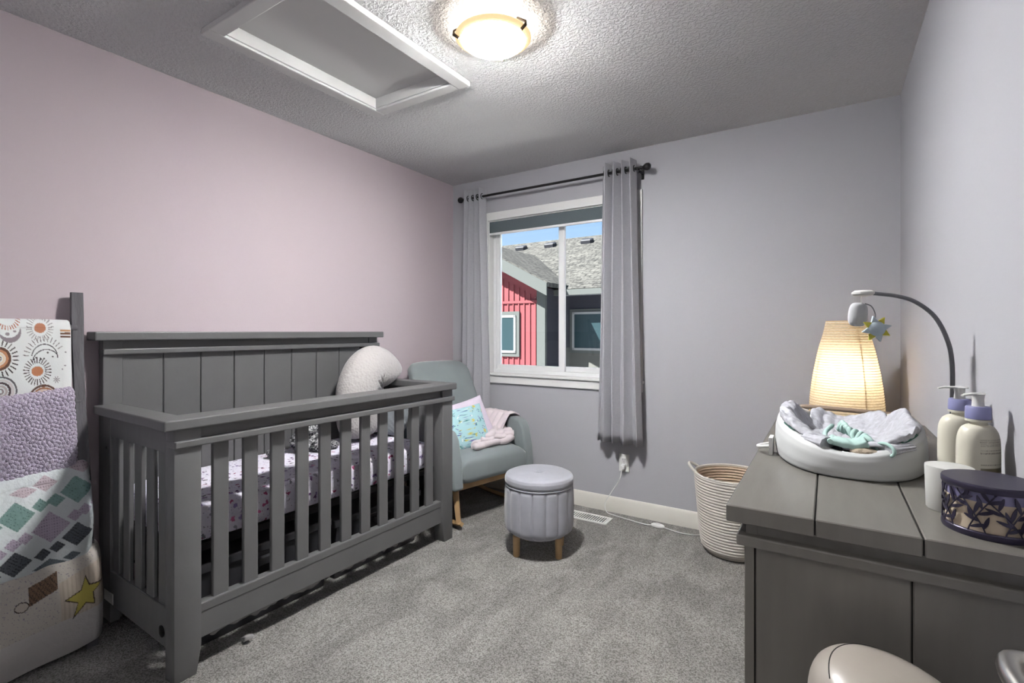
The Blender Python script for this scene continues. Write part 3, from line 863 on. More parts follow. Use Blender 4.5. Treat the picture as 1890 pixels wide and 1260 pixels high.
tote('charcoal lidded storage tote under the far half of the crib', (-2.27, 1.87, 0), 0.48, 0.58, 0.30, M_TOTE)
# torn dust cover hanging below the front rail
M_TORN = mat('torn_grey_lining', srgb(128, 126, 126), 0.9)
def torn(U, V):
    y = -0.6 + 1.12 * U
    drop = 0.03 + 0.022 * np.abs(wr(y * 9, y * 0 + 2, 5)) + 0.012 * wr(y * 40, y * 0, 8)
    return 0.01 * wr(y * 8, V * 3, 9) - 0.012 * (1 - V), y, -drop * (1 - V)
props(surf('torn_lining', None, 150, 4, torn, M_TORN, thick=0.0015, sm=60, loc=(-1.942, 1.5575, 0.116), rot=(0, 0, math.radians(-1.0))), 'torn grey fabric lining hanging below the front crib rail', 'fabric')
def scrap(U, V):
    a = 4.2 * U
    return 0.012 * np.cos(a) * (0.6 + V), 0.03 * V - 0.015 + 0.006 * np.sin(a * 2), 0.013 * np.sin(a) + 0.002 + 0.012
props(surf('fabric_scrap', None, 20, 6, scrap, M_TORN, thick=0.0015, loc=(-1.93, 1.08, 0.001)), 'small curled scrap of torn fabric on the carpet below the crib', 'fabric')

# ------------------------------------------------------------------ blanket ladder and blankets
M_LAD = mat('weathered_grey_wood', srgb(88, 86, 90), 0.7, vary=(9, 0.25), bump=(30, 0.3), stretch=(4, 4, 0.4))
lad = thing('blanket_ladder', 'weathered grey wooden blanket ladder leaning on the pink wall', 'ladder', (-2.42, 0.53, 0))
LT = 1.385
lean = math.atan2(0.17, LT)
for y in (-0.235, 0.215):
    pts = [(0.0 - math.tan(lean) * z + 0.003 * math.sin(z * 9 + y), y + 0.004 * math.sin(z * 5), z) for z in np.linspace(0, LT, 14)]
    bm = bmesh.new()
    rows = []
    for (px, py, pz) in pts:
        w = 0.022 + 0.002 * math.sin(pz * 11)
        rows.append([bm.verts.new((px + a * 0.011, py + b * w * 0.8, pz)) for a, b in ((-1, -1), (1, -1), (1, 1), (-1, 1))])
    for A, Bq in zip(rows, rows[1:]):
        for i in range(4):
            bm.faces.new((A[i], A[(i + 1) % 4], Bq[(i + 1) % 4], Bq[i]))
    bm.faces.new(rows[0][::-1]); bm.faces.new(rows[-1])
    me = bpy.data.meshes.new('rail'); bm.to_mesh(me); bm.free()
    me.materials.append(M_LAD)
    obj('rail', me, None, lad)
RUNGS = (1.24, 0.945, 0.645, 0.335)
for z in RUNGS:
    x = -math.tan(lean) * z
    tube('rung', lad, [(x, -0.23, z), (x, 0.212, z)], 0.014, M_LAD, seg=10)

def ladx(z): return -2.42 - math.tan(lean) * z
def blanket(name, label, zr, y0, y1, front, back, thick, m, paint=None, nu=160, nv=160, bulge=0.02, seed=0, relief=None, sag=0.0, out=0.0):
    """Folded throw over a rung: back drop, over the rung, front drop. V runs from back hem to front hem."""
    xr = ladx(zr); R0 = 0.016 + thick
    tot = back + PI * R0 + front
    def f(U, V):
        s = V * tot
        y = y0 + (y1 - y0) * U
        a = np.clip((s - back) / R0, 0, PI)
        bk = s < back; ft = s > back + PI * R0
        x = np.where(bk, -R0, np.where(ft, R0, -R0 * np.cos(a)))
        z = np.where(bk, -(back - s), np.where(ft, -(s - back - PI * R0), R0 * np.sin(a)))
        fr = np.clip((s - back - PI * R0) / front, 0, 1)
        x = x + np.where(ft, bulge * np.sin(fr * PI * 0.8) ** 1.0 + out * fr, 0) - 0.0
        w = wr(y * 14, z * 10, seed) * 0.007
        x = x + w * np.where(ft, 1, 0.2)
        z = z + 0.006 * wr(y * 9, y * 0, seed + 3) - sag * (U - 0.5)
        edge = np.clip((U - 0.93) / 0.07, 0, 1)
        x = x - thick * 1.2 * edge ** 2 * np.where(ft | (a > 1.2), 1, 0)
        if relief is not None:
            h = relief(y, s)
            nx_ = np.where(ft, 1.0, np.where(bk, -1.0, -np.cos(a))); nz_ = np.where(ft | bk, 0.0, np.sin(a))
            x = x + h * nx_; z = z + h * nz_
        return x + xr, y, z + zr
    o = surf(name, None, nu, nv, f, m, thick=0.012, paint=paint, sm=70)
    # origin at the rung
    off = Vector((xr, (y0 + y1) / 2, zr))
    o.data.transform(Matrix.Translation(-off)); o.location = off
    return props(o, label, 'blanket')

def over(base, mask, colr):
    return np.where(mask[..., None], np.array(srgb(*colr)), base)
def pxY(px): return 0.5055 + (px - 0) * 0.001516           # print layout in centimetre-like units across the fold
def pa_sun(U, V, X, Y, Z):
    a = (Y - 0.5055) / 0.001516; b = 560 + (1.327 - Z) / 0.001985
    c = np.ones(Y.shape + (3,)) * np.array(srgb(228, 230, 230))
    def disc(cx, cy, rx, ry, colr):
        nonlocal c
        c = over(c, ((a - cx) / rx) ** 2 + ((b - cy) / ry) ** 2 < 1, colr)
    def rays(cx, cy, r0, r1, n, w, colr, arc=(0, 7)):
        nonlocal c
        dx, dy = a - cx, b - cy
        r = np.hypot(dx, dy); th = np.arctan2(dy, dx) % (2 * PI)
        k = np.abs(((th / (2 * PI) * n) % 1) - 0.5) * 2 * PI / n * r
        c = over(c, (r > r0) & (r < r1) & (k < w) & (th > arc[0]) & (th < arc[1]), colr)
    def ring(cx, cy, r0, r1, colr, up=False):
        nonlocal c
        r = np.hypot(a - cx, b - cy)
        m = (r > r0) & (r < r1)
        if up: m &= b < cy
        c = over(c, m, colr)
    for ox in (0, -142, -284):
        rays(78 + ox, 605, 15, 26, 26, 0.7, (150, 146, 148)); disc(78 + ox, 605, 11, 9, (186, 128, 100))
        rays(71 + ox, 687, 15, 27, 26, 0.9, (70, 56, 54)); disc(71 + ox, 687, 11.5, 9.5, (184, 122, 88))
        rays(2 + ox, 661, 24, 36, 26, 1.1, (60, 50, 50)); ring(2 + ox, 661, 17, 22, (96, 66, 52)); ring(2 + ox, 661, 12, 17, (190, 134, 98)); ring(2 + ox, 661, 7, 11, (226, 208, 184)); ring(2 + ox, 661, 3, 5, (110, 84, 70))
        m = (np.hypot(a - 23 - ox, b - 612) < 20) & (np.hypot(a - 21 - ox, b - 603) > 20); c = over(c, m, (142, 132, 138))
        disc(18 + ox, 616, 4, 3, (150, 140, 146)); disc(31 + ox, 611, 3, 2, (150, 140, 146))
        r1 = np.hypot(a - 85 - ox, b - 660); r2 = np.hypot(a - 88 - ox, b - 672)
        m = ((np.abs(r1 - 24) < 0.9) & (b < 654 + (a - 85 - ox) * 0.1 + 6)) | ((np.abs(r2 - 26) < 0.9) & (r1 < 24)); c = over(c, m, (70, 66, 70))
        rays(85 + ox, 660, 29, 40, 30, 0.7, (110, 100, 100), (PI * 1.02, PI * 1.85))
        for sx_, sy_ in ((78, 664), (91, 652), (84, 663), (100, 660), (69, 661)): disc(sx_ + ox, sy_, 2, 1.5, (70, 60, 62))
        for r0, r1_, cc in ((25, 28, (96, 92, 96)), (19, 23, (214, 206, 206)), (14, 18, (80, 64, 66)), (8, 12, (190, 178, 176)), (3, 6, (150, 136, 134))):
            ring(6 + ox, 721, r0, r1_, cc)
        for r0, r1_, cc in ((25, 29, (92, 64, 52)), (20, 24, (160, 112, 84)), (15, 19, (214, 190, 166)), (10, 14, (150, 128, 120)), (4, 9, (128, 120, 124))):
            ring(82 + ox, 742, r0, r1_, cc, True)
        rays(107 + ox, 705, 1, 7, 8, 0.7, (140, 134, 138))
        m = (a > 117 + ox) & (a < 136 + ox) & (b > 608) & (b < 623)
        c = over(c, m & (b < 611), (190, 140, 100)); c = over(c, m & (b > 613) & (b < 617), (110, 76, 56)); c = over(c, m & (b > 620), (96, 64, 48))
        disc(19 + ox, 583, 16, 5, (196, 140, 104)); rays(19 + ox, 583, 18, 26, 30, 0.9, (180, 110, 84))
        for sx_, sy_ in ((123, 678), (118, 685), (125, 652)): disc(sx_ + ox, sy_, 1.8, 1.3, (130, 126, 132))
    return c
M_BL1 = mat('printed_minky', (1, 1, 1), 0.9, attr=True, sheen=0.3, bump=(300, 0.1))
blanket('sun_print_blanket', 'white baby blanket printed with suns and moons on the top ladder rung', 1.237, 0.325, 0.714, 0.32, 0.26, 0.012, M_BL1, pa_sun, 240, 280, bulge=0.015, seed=1)
M_BL2 = mat('lilac_crochet_yarn', srgb(184, 174, 192), 0.95, vary=(150, 0.3), bump=(260, 0.6), sheen=0.3)
def crochet(y, s):
    return 0.009 * np.abs(np.sin(y * 250 + 1.2 * np.sin(s * 130))) * np.abs(np.sin(s * 215 + 1.5 * np.sin(y * 110)))
blanket('crochet_blanket', 'lilac crocheted baby blanket draped over the second ladder rung', 0.945, 0.325, 0.718, 0.34, 0.24, 0.02, M_BL2, None, 220, 220, bulge=0.02, seed=2, relief=crochet, sag=-0.03)
def pa_quilt(U, V, X, Y, Z):
    a = (Y - 0.519) / 0.00147; b = 860 + (0.702 - Z) / 0.00193
    c = np.ones(Y.shape + (3,)) * np.array(srgb(206, 212, 214))
    n = wr(a * 0.5, b * 0.5, 4, n=9)
    def dia(cx, cy, rx, ry, colr, tex=None):
        nonlocal c
        m = np.abs(a - cx) / rx + np.abs(b - cy) / ry < 1
        c = over(c, m, colr)
        if tex is not None:
            c = over(c, m & tex, tuple(max(0, q - 46) for q in colr))
    _d = dia
    def dia(cx, cy, rx, ry, colr, tex=None): _d(cx, cy, rx * 1.14, ry * 1.14, colr, tex)
    dots = (np.abs((a / 5) % 1 - 0.5) < 0.2) & (np.abs((b / 5) % 1 - 0.5) < 0.2)
    spr = n > 0.42
    for k in range(-3, 2):
        o, q = 116 * k, -27 * k
        for cx, cy, rx, ry in ((125, 903, 29, 23), (83, 915, 16, 11), (53, 919, 15, 11)):
            dia(cx + o, cy + q, rx, ry, (110, 138, 134), spr)
        for cx, cy, rx, ry in ((70, 962, 33, 25), (117, 950, 14, 10), (138, 943, 12, 10)):
            dia(cx + o, cy + q, rx, ry, (172, 160, 178), dots)
        for cx, cy, rx, ry in ((121, 987, 27, 21), (83, 1002, 14, 10), (55, 1010, 15, 11)):
            dia(cx + o, cy + q, rx, ry, (74, 78, 84), n > 0.25)
        for cx, cy, rx, ry in ((70, 1036, 29, 12), (113, 1028, 16, 8)):
            dia(cx + o, cy + q, rx, ry, (90, 98, 104), spr)
        for cx, cy, rx, ry in ((66, 882, 22, 13), (25, 890, 22, 9)):
            dia(cx + o, cy + q, rx, ry, (186, 172, 180), dots)
    return c
M_BL3 = mat('patchwork_quilt', (1, 1, 1), 0.9, attr=True, bump=(45, 0.5))
blanket('patchwork_quilt', 'white patchwork quilt with teal and lilac diamonds on the third rung', 0.655, 0.325, 0.752, 0.33, 0.2, 0.03, M_BL3, pa_quilt, 220, 240, bulge=0.055, seed=3, sag=-0.02, out=-0.02)
def pa_star(U, V, X, Y, Z):
    a = (Y - 0.532) / 0.00142; b = 1020 + (0.365 - Z) / 0.00183
    c = np.ones(Y.shape + (3,)) * np.array(srgb(190, 184, 176))
    n = wr(a * 0.35, b * 0.35, 9, n=9); n2 = wr(a * 0.8, b * 0.8, 12, n=9)
    sl = b + 0.28 * a
    c = over(c, (a > 78) & (a < 170) & (sl > 1083), (190, 178, 164))
    c = over(c, (np.abs((a / 9) % 1 - 0.5) < 0.2) & (a > 78) & (sl > 1083), (178, 166, 152))
    c = over(c, (n > 0.35) & (n2 > 0.1) & ((a < 78) | (sl < 1083)), (140, 130, 146))
    c = over(c, (a > 20) & (a < 76) & (sl > 1057) & (sl < 1092), (112, 88, 70))
    c = over(c, (a > 20) & (a < 76) & (sl > 1057) & (sl < 1092) & (n2 > 0.1), (66, 54, 46))
    c = over(c, b > 1140 - 0.08 * a, (192, 188, 186))
    def poly_in(pts):
        ins = np.zeros(a.shape, bool)
        j = len(pts) - 1
        for i in range(len(pts)):
            xi, yi = pts[i]; xj, yj = pts[j]
            ins ^= ((yi > b) != (yj > b)) & (a < (xj - xi) * (b - yi) / (yj - yi + 1e-9) + xi)
            j = i
        return ins
    star = [(132, 1062), (139, 1081), (165, 1083), (145, 1097), (147, 1120), (128, 1113), (102, 1135), (112, 1108), (87, 1097), (121, 1087)]
    ctr = (126, 1098)
    big = [(ctr[0] + (x - ctr[0]) * 1.07, ctr[1] + (y - ctr[1]) * 1.07) for x, y in star]
    sml = [(ctr[0] + (x - ctr[0]) * 0.92, ctr[1] + (y - ctr[1]) * 0.92) for x, y in star]
    c = over(c, poly_in(big), (56, 44, 36)); c = over(c, poly_in(sml), (176, 164, 82))
    m = ((a - 6) / 14) ** 2 + ((b - 1083) / 9) ** 2 < 1
    c = over(c, m, (60, 50, 44)); c = over(c, ((a - 6) / 12) ** 2 + ((b - 1083) / 7.4) ** 2 < 1, (190, 180, 170))
    return c
M_BL4 = mat('star_patch_fabric', (1, 1, 1), 0.9, attr=True, bump=(60, 0.3))
blanket('star_patch_blanket', 'beige patchwork blanket with a yellow star on the lowest ladder rung', 0.315, 0.325, 0.775, 0.30, 0.2, 0.028, M_BL4, pa_star, 240, 240, bulge=0.03, seed=4, sag=-0.045, out=0.0)

# ------------------------------------------------------------------ armchair
M_VELV = mat('blue_grey_velvet', srgb(134, 142, 144), 0.85, sheen=0.5, vary=(5, 0.06), bump=(350, 0.08))
ch = thing('armchair', 'blue grey upholstered rocking armchair with oak legs beside the crib', 'armchair', (-2.165, 2.77, 0), math.radians(-13))
def chair_side(s_):
    # rounded arm panel, profile in x-z
    prof = [(0.345, 0.245), (0.33, 0.42), (0.30, 0.55), (0.265, 0.598), (0.20, 0.612), (0.0, 0.60), (-0.20, 0.585), (-0.24, 0.55), (-0.23, 0.26)]
    y0, y1 = sorted((s_ * 0.36, s_ * 0.278))
    o = prism('arm', ch, prof, 'y', y0, y1, M_VELV, bev=0.02, seg=4, sm=60)
    return o
chair_side(-1); chair_side(1)
def seatf(U, V):
    th = 2 * PI * U
    sg = lambda a, q: np.sign(a) * np.abs(a) ** q
    y = -0.282 + 0.564 * V
    pin = 1 - 0.35 * np.abs(2 * V - 1) ** 10
    x = 0.02 + 0.315 * sg(np.cos(th), 0.35)
    z = 0.345 + (0.095 * sg(np.sin(th), 0.42)) * pin + 0.02 * (np.sin(th) > 0) * (1 - (2 * V - 1) ** 2) * np.clip(1 - ((x - 0.05) / 0.3) ** 2, 0, 1)
    return x, y, z
surf('seat', ch, 56, 24, seatf, M_VELV, wrap_u=True, sm=75, cap_v=True)
def backf(U, V):
    th = 2 * PI * U
    sg = lambda a, q: np.sign(a) * np.abs(a) ** q
    zc = 0.34 + 0.665 * V
    w = 0.298 - 0.036 * V
    top = np.clip((V - 0.88) / 0.12, 0, 1)
    w = w * (1 - 0.16 * top ** 2.5)
    dth = 0.062 * (1 - 0.75 * top ** 3) * (1.1 - 0.35 * V)
    cx = -0.03 - 0.30 * V
    yy = w * sg(np.sin(th), 0.35)
    x = cx + dth * sg(np.cos(th), 0.55) + 0.012 * np.cos(th) * (1 - (yy / 0.27) ** 2)
    z = zc - 0.025 * top * (np.abs(yy) / 0.26) ** 4
    return x, yy, z
surf('backrest', ch, 60, 40, backf, M_VELV, wrap_u=True, sm=75, cap_v=True)
for s_ in (-1, 1):
    for nm, pts in (('leg', [(0.27, s_ * 0.295, 0.262), (0.315, s_ * 0.30, 0.035)]), ('leg', [(-0.22, s_ * 0.295, 0.262), (-0.27, s_ * 0.30, 0.035)])):
        bm_ = tube_mesh(pts, [0.026, 0.019], M_OAK, seg=4)
        o = obj(nm, bm_, None, ch)
    rk = [(x, s_ * 0.30, 0.018 + 0.045 * (x - 0.03) ** 2 / 0.2) for x in np.linspace(-0.34, 0.345, 16)]
    obj('rocker', tube_mesh(rk, 0.016, M_OAK, seg=4), None, ch)
box('front_rail', ch, (0.235, 0.262), (-0.285, 0.285), (0.215, 0.262), M_OAK, 0.003)
box('back_rail', ch, (-0.235, -0.21), (-0.285, 0.285), (0.215, 0.262), M_OAK, 0.003)
for s_ in (-1, 1):
    box('side_rail', ch, (-0.22, 0.25), (s_ * 0.29 - 0.012, s_ * 0.29 + 0.012), (0.215, 0.262), M_OAK, 0.003)

def pillow_f(w, h, t, seed):
    def f(U, V):
        # U around thickness, V... use two-sided square sheet: U 0..1 front, 1..2 back folded into wrap
        th = 2 * PI * U
        sg = lambda a, q: np.sign(a) * np.abs(a) ** q
        b = 2 * V - 1
        a = sg(np.cos(th), 0.5)
        pin = 1 - 0.07 * (1 - np.abs(a) ** 2) * np.abs(b)
        x = w / 2 * a * (1 - 0.06 * (1 - b * b))
        z = h / 2 * b * (1 - 0.06 * (1 - a * a))
        k = np.clip((1 - a ** 2), 0, 1) ** 0.45 * np.clip((1 - b ** 2), 0, 1) ** 0.45
        y = t / 2 * np.sign(np.sin(th)) * k + 0.004 * wr(x * 20, z * 20, seed) * k
        return x, y, z
    return f
M_TEAL = mat('teal_print_cotton', (1, 1, 1), 0.85, attr=True)
_mk = []
_r = random.Random(3)
for i in range(300):
    _mk.append((_r.uniform(-0.2, 0.2), _r.uniform(-0.2, 0.2), _r.uniform(0, PI), _r.uniform(0.006, 0.018), _r.uniform(0.0014, 0.003), _r.choice(((84, 90, 158), (60, 120, 128), (208, 196, 90), (120, 110, 176), (70, 140, 140), (236, 240, 240), (96, 110, 168)))))
def pa_teal(U, V, X, Y, Z):
    c = np.ones(X.shape + (3,)) * np.array(srgb(176, 216, 222))
    for mx_, mz_, an, ln_, wd, colr in _mk:
        dx, dz = X - mx_, Z - mz_
        s1 = dx * math.cos(an) + dz * math.sin(an); s2 = -dx * math.sin(an) + dz * math.cos(an) + 6 * s1 * s1
        c = over(c, (np.abs(s1) < ln_) & (np.abs(s2) < wd * (1 - 0.5 * np.abs(s1) / ln_)), colr)
    for mx_, mz_ in ((-0.1, 0.1), (0.05, 0.03), (-0.04, -0.09), (0.12, -0.05), (0.1, 0.13), (-0.14, -0.02)):
        th = np.arctan2(Z - mz_, X - mx_); r = np.hypot(X - mx_, Z - mz_)
        c = over(c, r < 0.014 * (0.7 + 0.3 * np.cos(5 * th)), (224, 206, 96))
    return c
cu = props(surf('teal_cushion', None, 180, 150, pillow_f(0.33, 0.30, 0.12, 2), M_TEAL, wrap_u=True, paint=pa_teal, sm=80), 'teal cushion printed with flowers and squiggles on the armchair', 'cushion')
cu.location = (-2.075, 2.66, 0.57); cu.rotation_euler = (math.radians(-26), math.radians(-6), math.radians(66))
M_LILAC = mat('lilac_white_cotton', srgb(226, 214, 230), 0.85, vary=(9, 0.06))
c2 = props(surf('lilac_cushion', None, 60, 40, pillow_f(0.33, 0.32, 0.11, 5), M_LILAC, wrap_u=True, sm=80), 'pale lilac cushion leaning behind the teal cushion', 'cushion')
c2.location = (-2.125, 2.765, 0.59); c2.rotation_euler = (math.radians(-26), math.radians(-12), math.radians(66))
M_THROW = mat('pink_white_fleece', srgb(226, 214, 218), 0.95, sheen=0.4, vary=(7, 0.08), bump=(160, 0.2))
thr = thing('fleece_throw', 'pale pink fleece throw crumpled over the armchair arm', 'throw blanket', (-2.165, 2.77, 0), math.radians(-13))
def drape(U, V):
    # from outer side of the right arm, over it, down to the seat
    s = V
    path = np.array([(0.372, 0.50), (0.374, 0.57), (0.362, 0.618), (0.32, 0.632), (0.275, 0.628), (0.245, 0.60), (0.20, 0.545), (0.155, 0.50), (0.12, 0.475)])
    t_ = np.linspace(0, 1, len(path))
    y = np.interp(s, t_, path[:, 0]); z = np.interp(s, t_, path[:, 1])
    x = -0.10 + 0.27 * U + 0.04 * s
    w = 0.012 * np.sin(U * 15 + 3 * s) + 0.008 * wr(U * 4, s * 3, 6)
    return x + 0.006 * np.sin(9 * s), y - np.abs(w) * (s > 0.4), z + np.abs(w) * 0.7
surf('draped_part', thr, 50, 50, drape, M_THROW, thick=0.008, sm=80)
def wavy(name, p0, p1, r, n, amp, seed):
    rr_ = random.Random(seed)
    pts = []
    for i in range(n):
        q = i / (n - 1)
        pts.append(tuple(p0[k] + (p1[k] - p0[k]) * q + (amp * math.sin(i * 2.1 + seed) if k == 0 else amp * 0.45 * math.sin(i * 1.7 + 2 * seed) if k == 2 else amp * 0.4 * math.cos(i * 2.6)) for k in range(3)))
    rs = [r * (0.75 + 0.5 * rr_.random()) for _ in pts]
    pp = spline(pts, 5); rp = [q[0] for q in spline([(v_, 0, 0) for v_ in rs], 5)]
    return tube(name, thr, pp, rp, M_THROW, seg=12, sm=80)
for k_, (p0, p1, r_, a_) in enumerate((
        ((0.245, -0.13, 0.470), (0.245, 0.25, 0.474), 0.023, 0.014), ((0.215, -0.10, 0.474), (0.21, 0.255, 0.482), 0.026, 0.018),
        ((0.18, -0.05, 0.490), (0.18, 0.255, 0.498), 0.027, 0.018), ((0.225, -0.04, 0.496), (0.225, 0.25, 0.502), 0.022, 0.016),
        ((0.195, 0.02, 0.512), (0.19, 0.25, 0.524), 0.024, 0.016), ((0.15, 0.03, 0.505), (0.14, 0.25, 0.53), 0.027, 0.016))):
    wavy('crumpled_fold', p0, p1, r_, 9, a_, k_ + 1)

# ------------------------------------------------------------------ ottoman
M_OTT = mat('silver_grey_velvet', srgb(164, 165, 173), 0.75, sheen=0.6, vary=(12, 0.07))
ott = thing('storage_ottoman', 'round silver grey velvet storage ottoman with channel tufting and oak legs', 'ottoman', (-1.367, 2.426, 0))
NCH = 16
def chan(U, V):
    a = (U - 0.5) * 2 * PI / NCH
    bul = np.cos((U - 0.5) * PI) ** 0.6 if False else np.sqrt(np.clip(1 - (2 * U - 1) ** 2, 0, 1))
    z = 0.112 + 0.263 * V
    e_ = np.clip((0.14 - V) / 0.14, 0, 1)
    e2 = np.clip((V - 0.93) / 0.07, 0, 1)
    r = 0.181 + 0.010 * bul - 0.035 * e_ ** 2 - 0.010 * e2 ** 2 + 0.004 * np.sin(PI * V)
    return r * np.cos(a), r * np.sin(a), z
cm_ = grid_mesh(10, 22, chan, M_OTT, sm=70)
for k in range(NCH):
    obj('channel_panel', cm_, None, ott, (0, 0, 0), (0, 0, 2 * PI * k / NCH + 0.12))
lathe('inner_drum', ott, [(0, 0.105), (0.145, 0.105), (0.16, 0.13), (0.175, 0.2), (0.175, 0.36), (0.165, 0.378), (0, 0.378)], M_OTT, 40)
def lid(U, V):
    pr = np.array([(0.0, 0.380), (0.175, 0.380), (0.187, 0.384), (0.192, 0.394), (0.192, 0.415), (0.186, 0.428), (0.168, 0.436), (0.10, 0.442), (0.03, 0.440), (0.012, 0.431), (0.0, 0.430)])
    t_ = np.linspace(0, 1, len(pr))
    r = np.interp(V, t_, pr[:, 0]); z = np.interp(V, t_, pr[:, 1])
    return r * np.cos(2 * PI * U), r * np.sin(2 * PI * U), z
lo_ = surf('lid', ott, 56, 40, lid, M_OTT, wrap_u=True, sm=70)
lathe('button', lo_, [(0, 0.429), (0.012, 0.430), (0.012, 0.434), (0.006, 0.437), (0, 0.4375)], M_OTT, 20)
tube('lid_piping', ott, [(0.187 * math.cos(a), 0.187 * math.sin(a), 0.378) for a in np.linspace(0, 2 * PI, 56, endpoint=False)], 0.004, M_OTT, seg=6, closed=True)
for ax_, ay_ in ((-0.065, -0.135), (0.141, -0.034), (0.075, 0.12), (-0.12, 0.08)):
    lathe('leg', ott, [(0, 0), (0.016, 0), (0.018, 0.004), (0.021, 0.11), (0, 0.11)], M_OAK, 20, (ax_, ay_, 0))

# ------------------------------------------------------------------ floor vent, outlet, lamp cord
fv = thing('floor_vent', 'white metal floor vent with slots beside the ottoman', 'vent', (-1.33, 3.02, 0), 0)
vx, vy = 0.15, 0.062
for xr, yr in (((-vx, vx), (-vy, -vy + 0.017)), ((-vx, vx), (vy - 0.017, vy)), ((-vx, -vx + 0.022), (-vy, vy)), ((vx - 0.022, vx), (-vy, vy))):
    box('vent_frame', fv, xr, yr, (0.0, 0.007), M_WHITEP, 0.0015)
box('vent_duct', fv, (-vx + 0.01, vx - 0.01), (-vy + 0.01, vy - 0.01), (0.0005, 0.0015), M_DARK, 0)
for k in range(16):
    x = -vx + 0.022 + (k + 0.5) * (2 * vx - 0.044) / 16
    box('vent_louvre', fv, (x - 0.0042, x + 0.0042), (-vy + 0.015, vy - 0.015), (0.002, 0.006), M_WHITEP, 0.001, seg=1)
ol = thing('wall_outlet', 'white duplex wall outlet below the right curtain', 'outlet', (-1.151, B, 0.344))
box('cover_plate', ol, (-0.036, 0.036), (-0.006, 0.0), (-0.058, 0.058), M_WHITEP, 0.003)
M_OUTL = mat('outlet_face', srgb(216, 216, 214), 0.4)
for dz in (0.02, -0.02):
    f = box('socket', ol, (-0.016, 0.016), (-0.009, -0.005), (dz - 0.015, dz + 0.015), M_OUTL, 0.003)
    for xx in (-0.006, 0.006):
        box('slot', f, (xx - 0.0012, xx + 0.0012), (-0.0025, -0.0018), (-0.001, 0.008), M_DARK, 0)
    box('slot', f, (-0.002, 0.002), (-0.0025, -0.0018), (-0.009, -0.005), M_DARK, 0)
lathe('screw', ol, [(0, 0), (0.003, 0), (0.003, 0.001), (0, 0.0015)], M_STEEL, 12, (0, -0.006, 0), (PI / 2, 0, 0))
cord = thing('lamp_cord', 'white lamp cord with inline foot switch running from outlet along the baseboard', 'cord', (-1.151, 3.19, 0))
box('plug', cord, (-0.012, 0.012), (-0.022, 0.011), (0.308, 0.338), M_WHITEP, 0.005)
def cpt(x, y, z): return (x + 1.151, y - 3.19, z)
tube('wire', cord, spline([cpt(-1.152, 3.165, 0.312), cpt(-1.165, 3.15, 0.24), cpt(-1.22, 3.15, 0.15), cpt(-1.265, 3.155, 0.07), cpt(-1.255, 3.15, 0.015), cpt(-1.20, 3.14, 0.005), cpt(-1.0, 3.10, 0.005), cpt(-0.93, 3.10, 0.008)], 8), 0.0028, M_WHITEP, seg=8)
tube('wire', cord, spline([cpt(-0.86, 3.10, 0.008), cpt(-0.75, 3.08, 0.005), cpt(-0.66, 3.10, 0.005), cpt(-0.5, 3.185, 0.004), cpt(-0.2, 3.18, 0.004), cpt(0.06, 3.0, 0.004)], 8), 0.0028, M_WHITEP, seg=8)
def sw(U, V):
    th = 2 * PI * U; ph = PI * (V - 0.5)
    sg = lambda a, q: np.sign(a) * np.abs(a) ** q
    return 0.042 * sg(np.cos(ph), .8) * np.cos(th), 0.024 * sg(np.cos(ph), .8) * np.sin(th), 0.012 + 0.012 * sg(np.sin(ph), .7)
fs = surf('foot_switch', cord, 28, 14, sw, M_WHITEP, wrap_u=True, sm=80, loc=cpt(-0.895, 3.10, 0.0))
box('switch_button', fs, (-0.014, 0.014), (-0.008, 0.008), (0.020, 0.027), M_WHITEP, 0.003)

# ------------------------------------------------------------------ rope basket
M_ROPE = mat('natural_cotton_rope', srgb(214, 208, 200), 0.9, bump=(200, 0.3))
M_ROPEI = mat('peach_rope_lining', srgb(214, 194, 170), 0.9, bump=(200, 0.3))
bk = thing('rope_basket', 'tall cream coiled rope basket on the floor beside the dresser', 'basket', (-0.445, 2.985, 0))
rows_ = 27
prof = []
def brad(z): return 0.158 + 0.042 * (z / 0.43) ** 0.8 - 0.03 * max(0, 1 - z / 0.05) ** 2
for k in range(rows_):
    for q in range(5):
        z = 0.43 * (k + q / 5) / rows_
        prof.append((brad(z) + 0.0045 * math.sin(PI * q / 5), z))
prof_o = [(0, 0.0)] + prof + [(brad(0.43), 0.43)]
lathe('coiled_wall', bk, prof_o, M_ROPE, 64, sm=60)
prof_i = [(0, 0.012)] + [(r - 0.014 + 0.003 * math.sin(i * 1.3), z) for i, (r, z) in enumerate(prof) if z > 0.01] + [(brad(0.43) - 0.006, 0.432)]
me = lathe_mesh(prof_i, M_ROPEI, 64, 60); me.flip_normals()
obj('inside_lining', me, None, bk)
rt = brad(0.43) - 0.004
tube('rim_coil', bk, [(rt * math.cos(a), rt * math.sin(a), 0.432 - 0.02 * math.cos(2 * (a - PI / 2)) * 0 ) for a in np.linspace(0, 2 * PI, 64, endpoint=False)], 0.008, M_ROPE, seg=8, closed=True)
for a0 in (PI * 1.02, 0.02):
    pts = []
    for t_ in np.linspace(-1, 1, 13):
        a = a0 + 0.33 * t_
        h = (1 - t_ * t_)
        pts.append(((rt + 0.035 * h) * math.cos(a), (rt + 0.035 * h) * math.sin(a), 0.432 + 0.035 * h))
    tube('handle', bk, pts, 0.008, M_ROPE, seg=8)

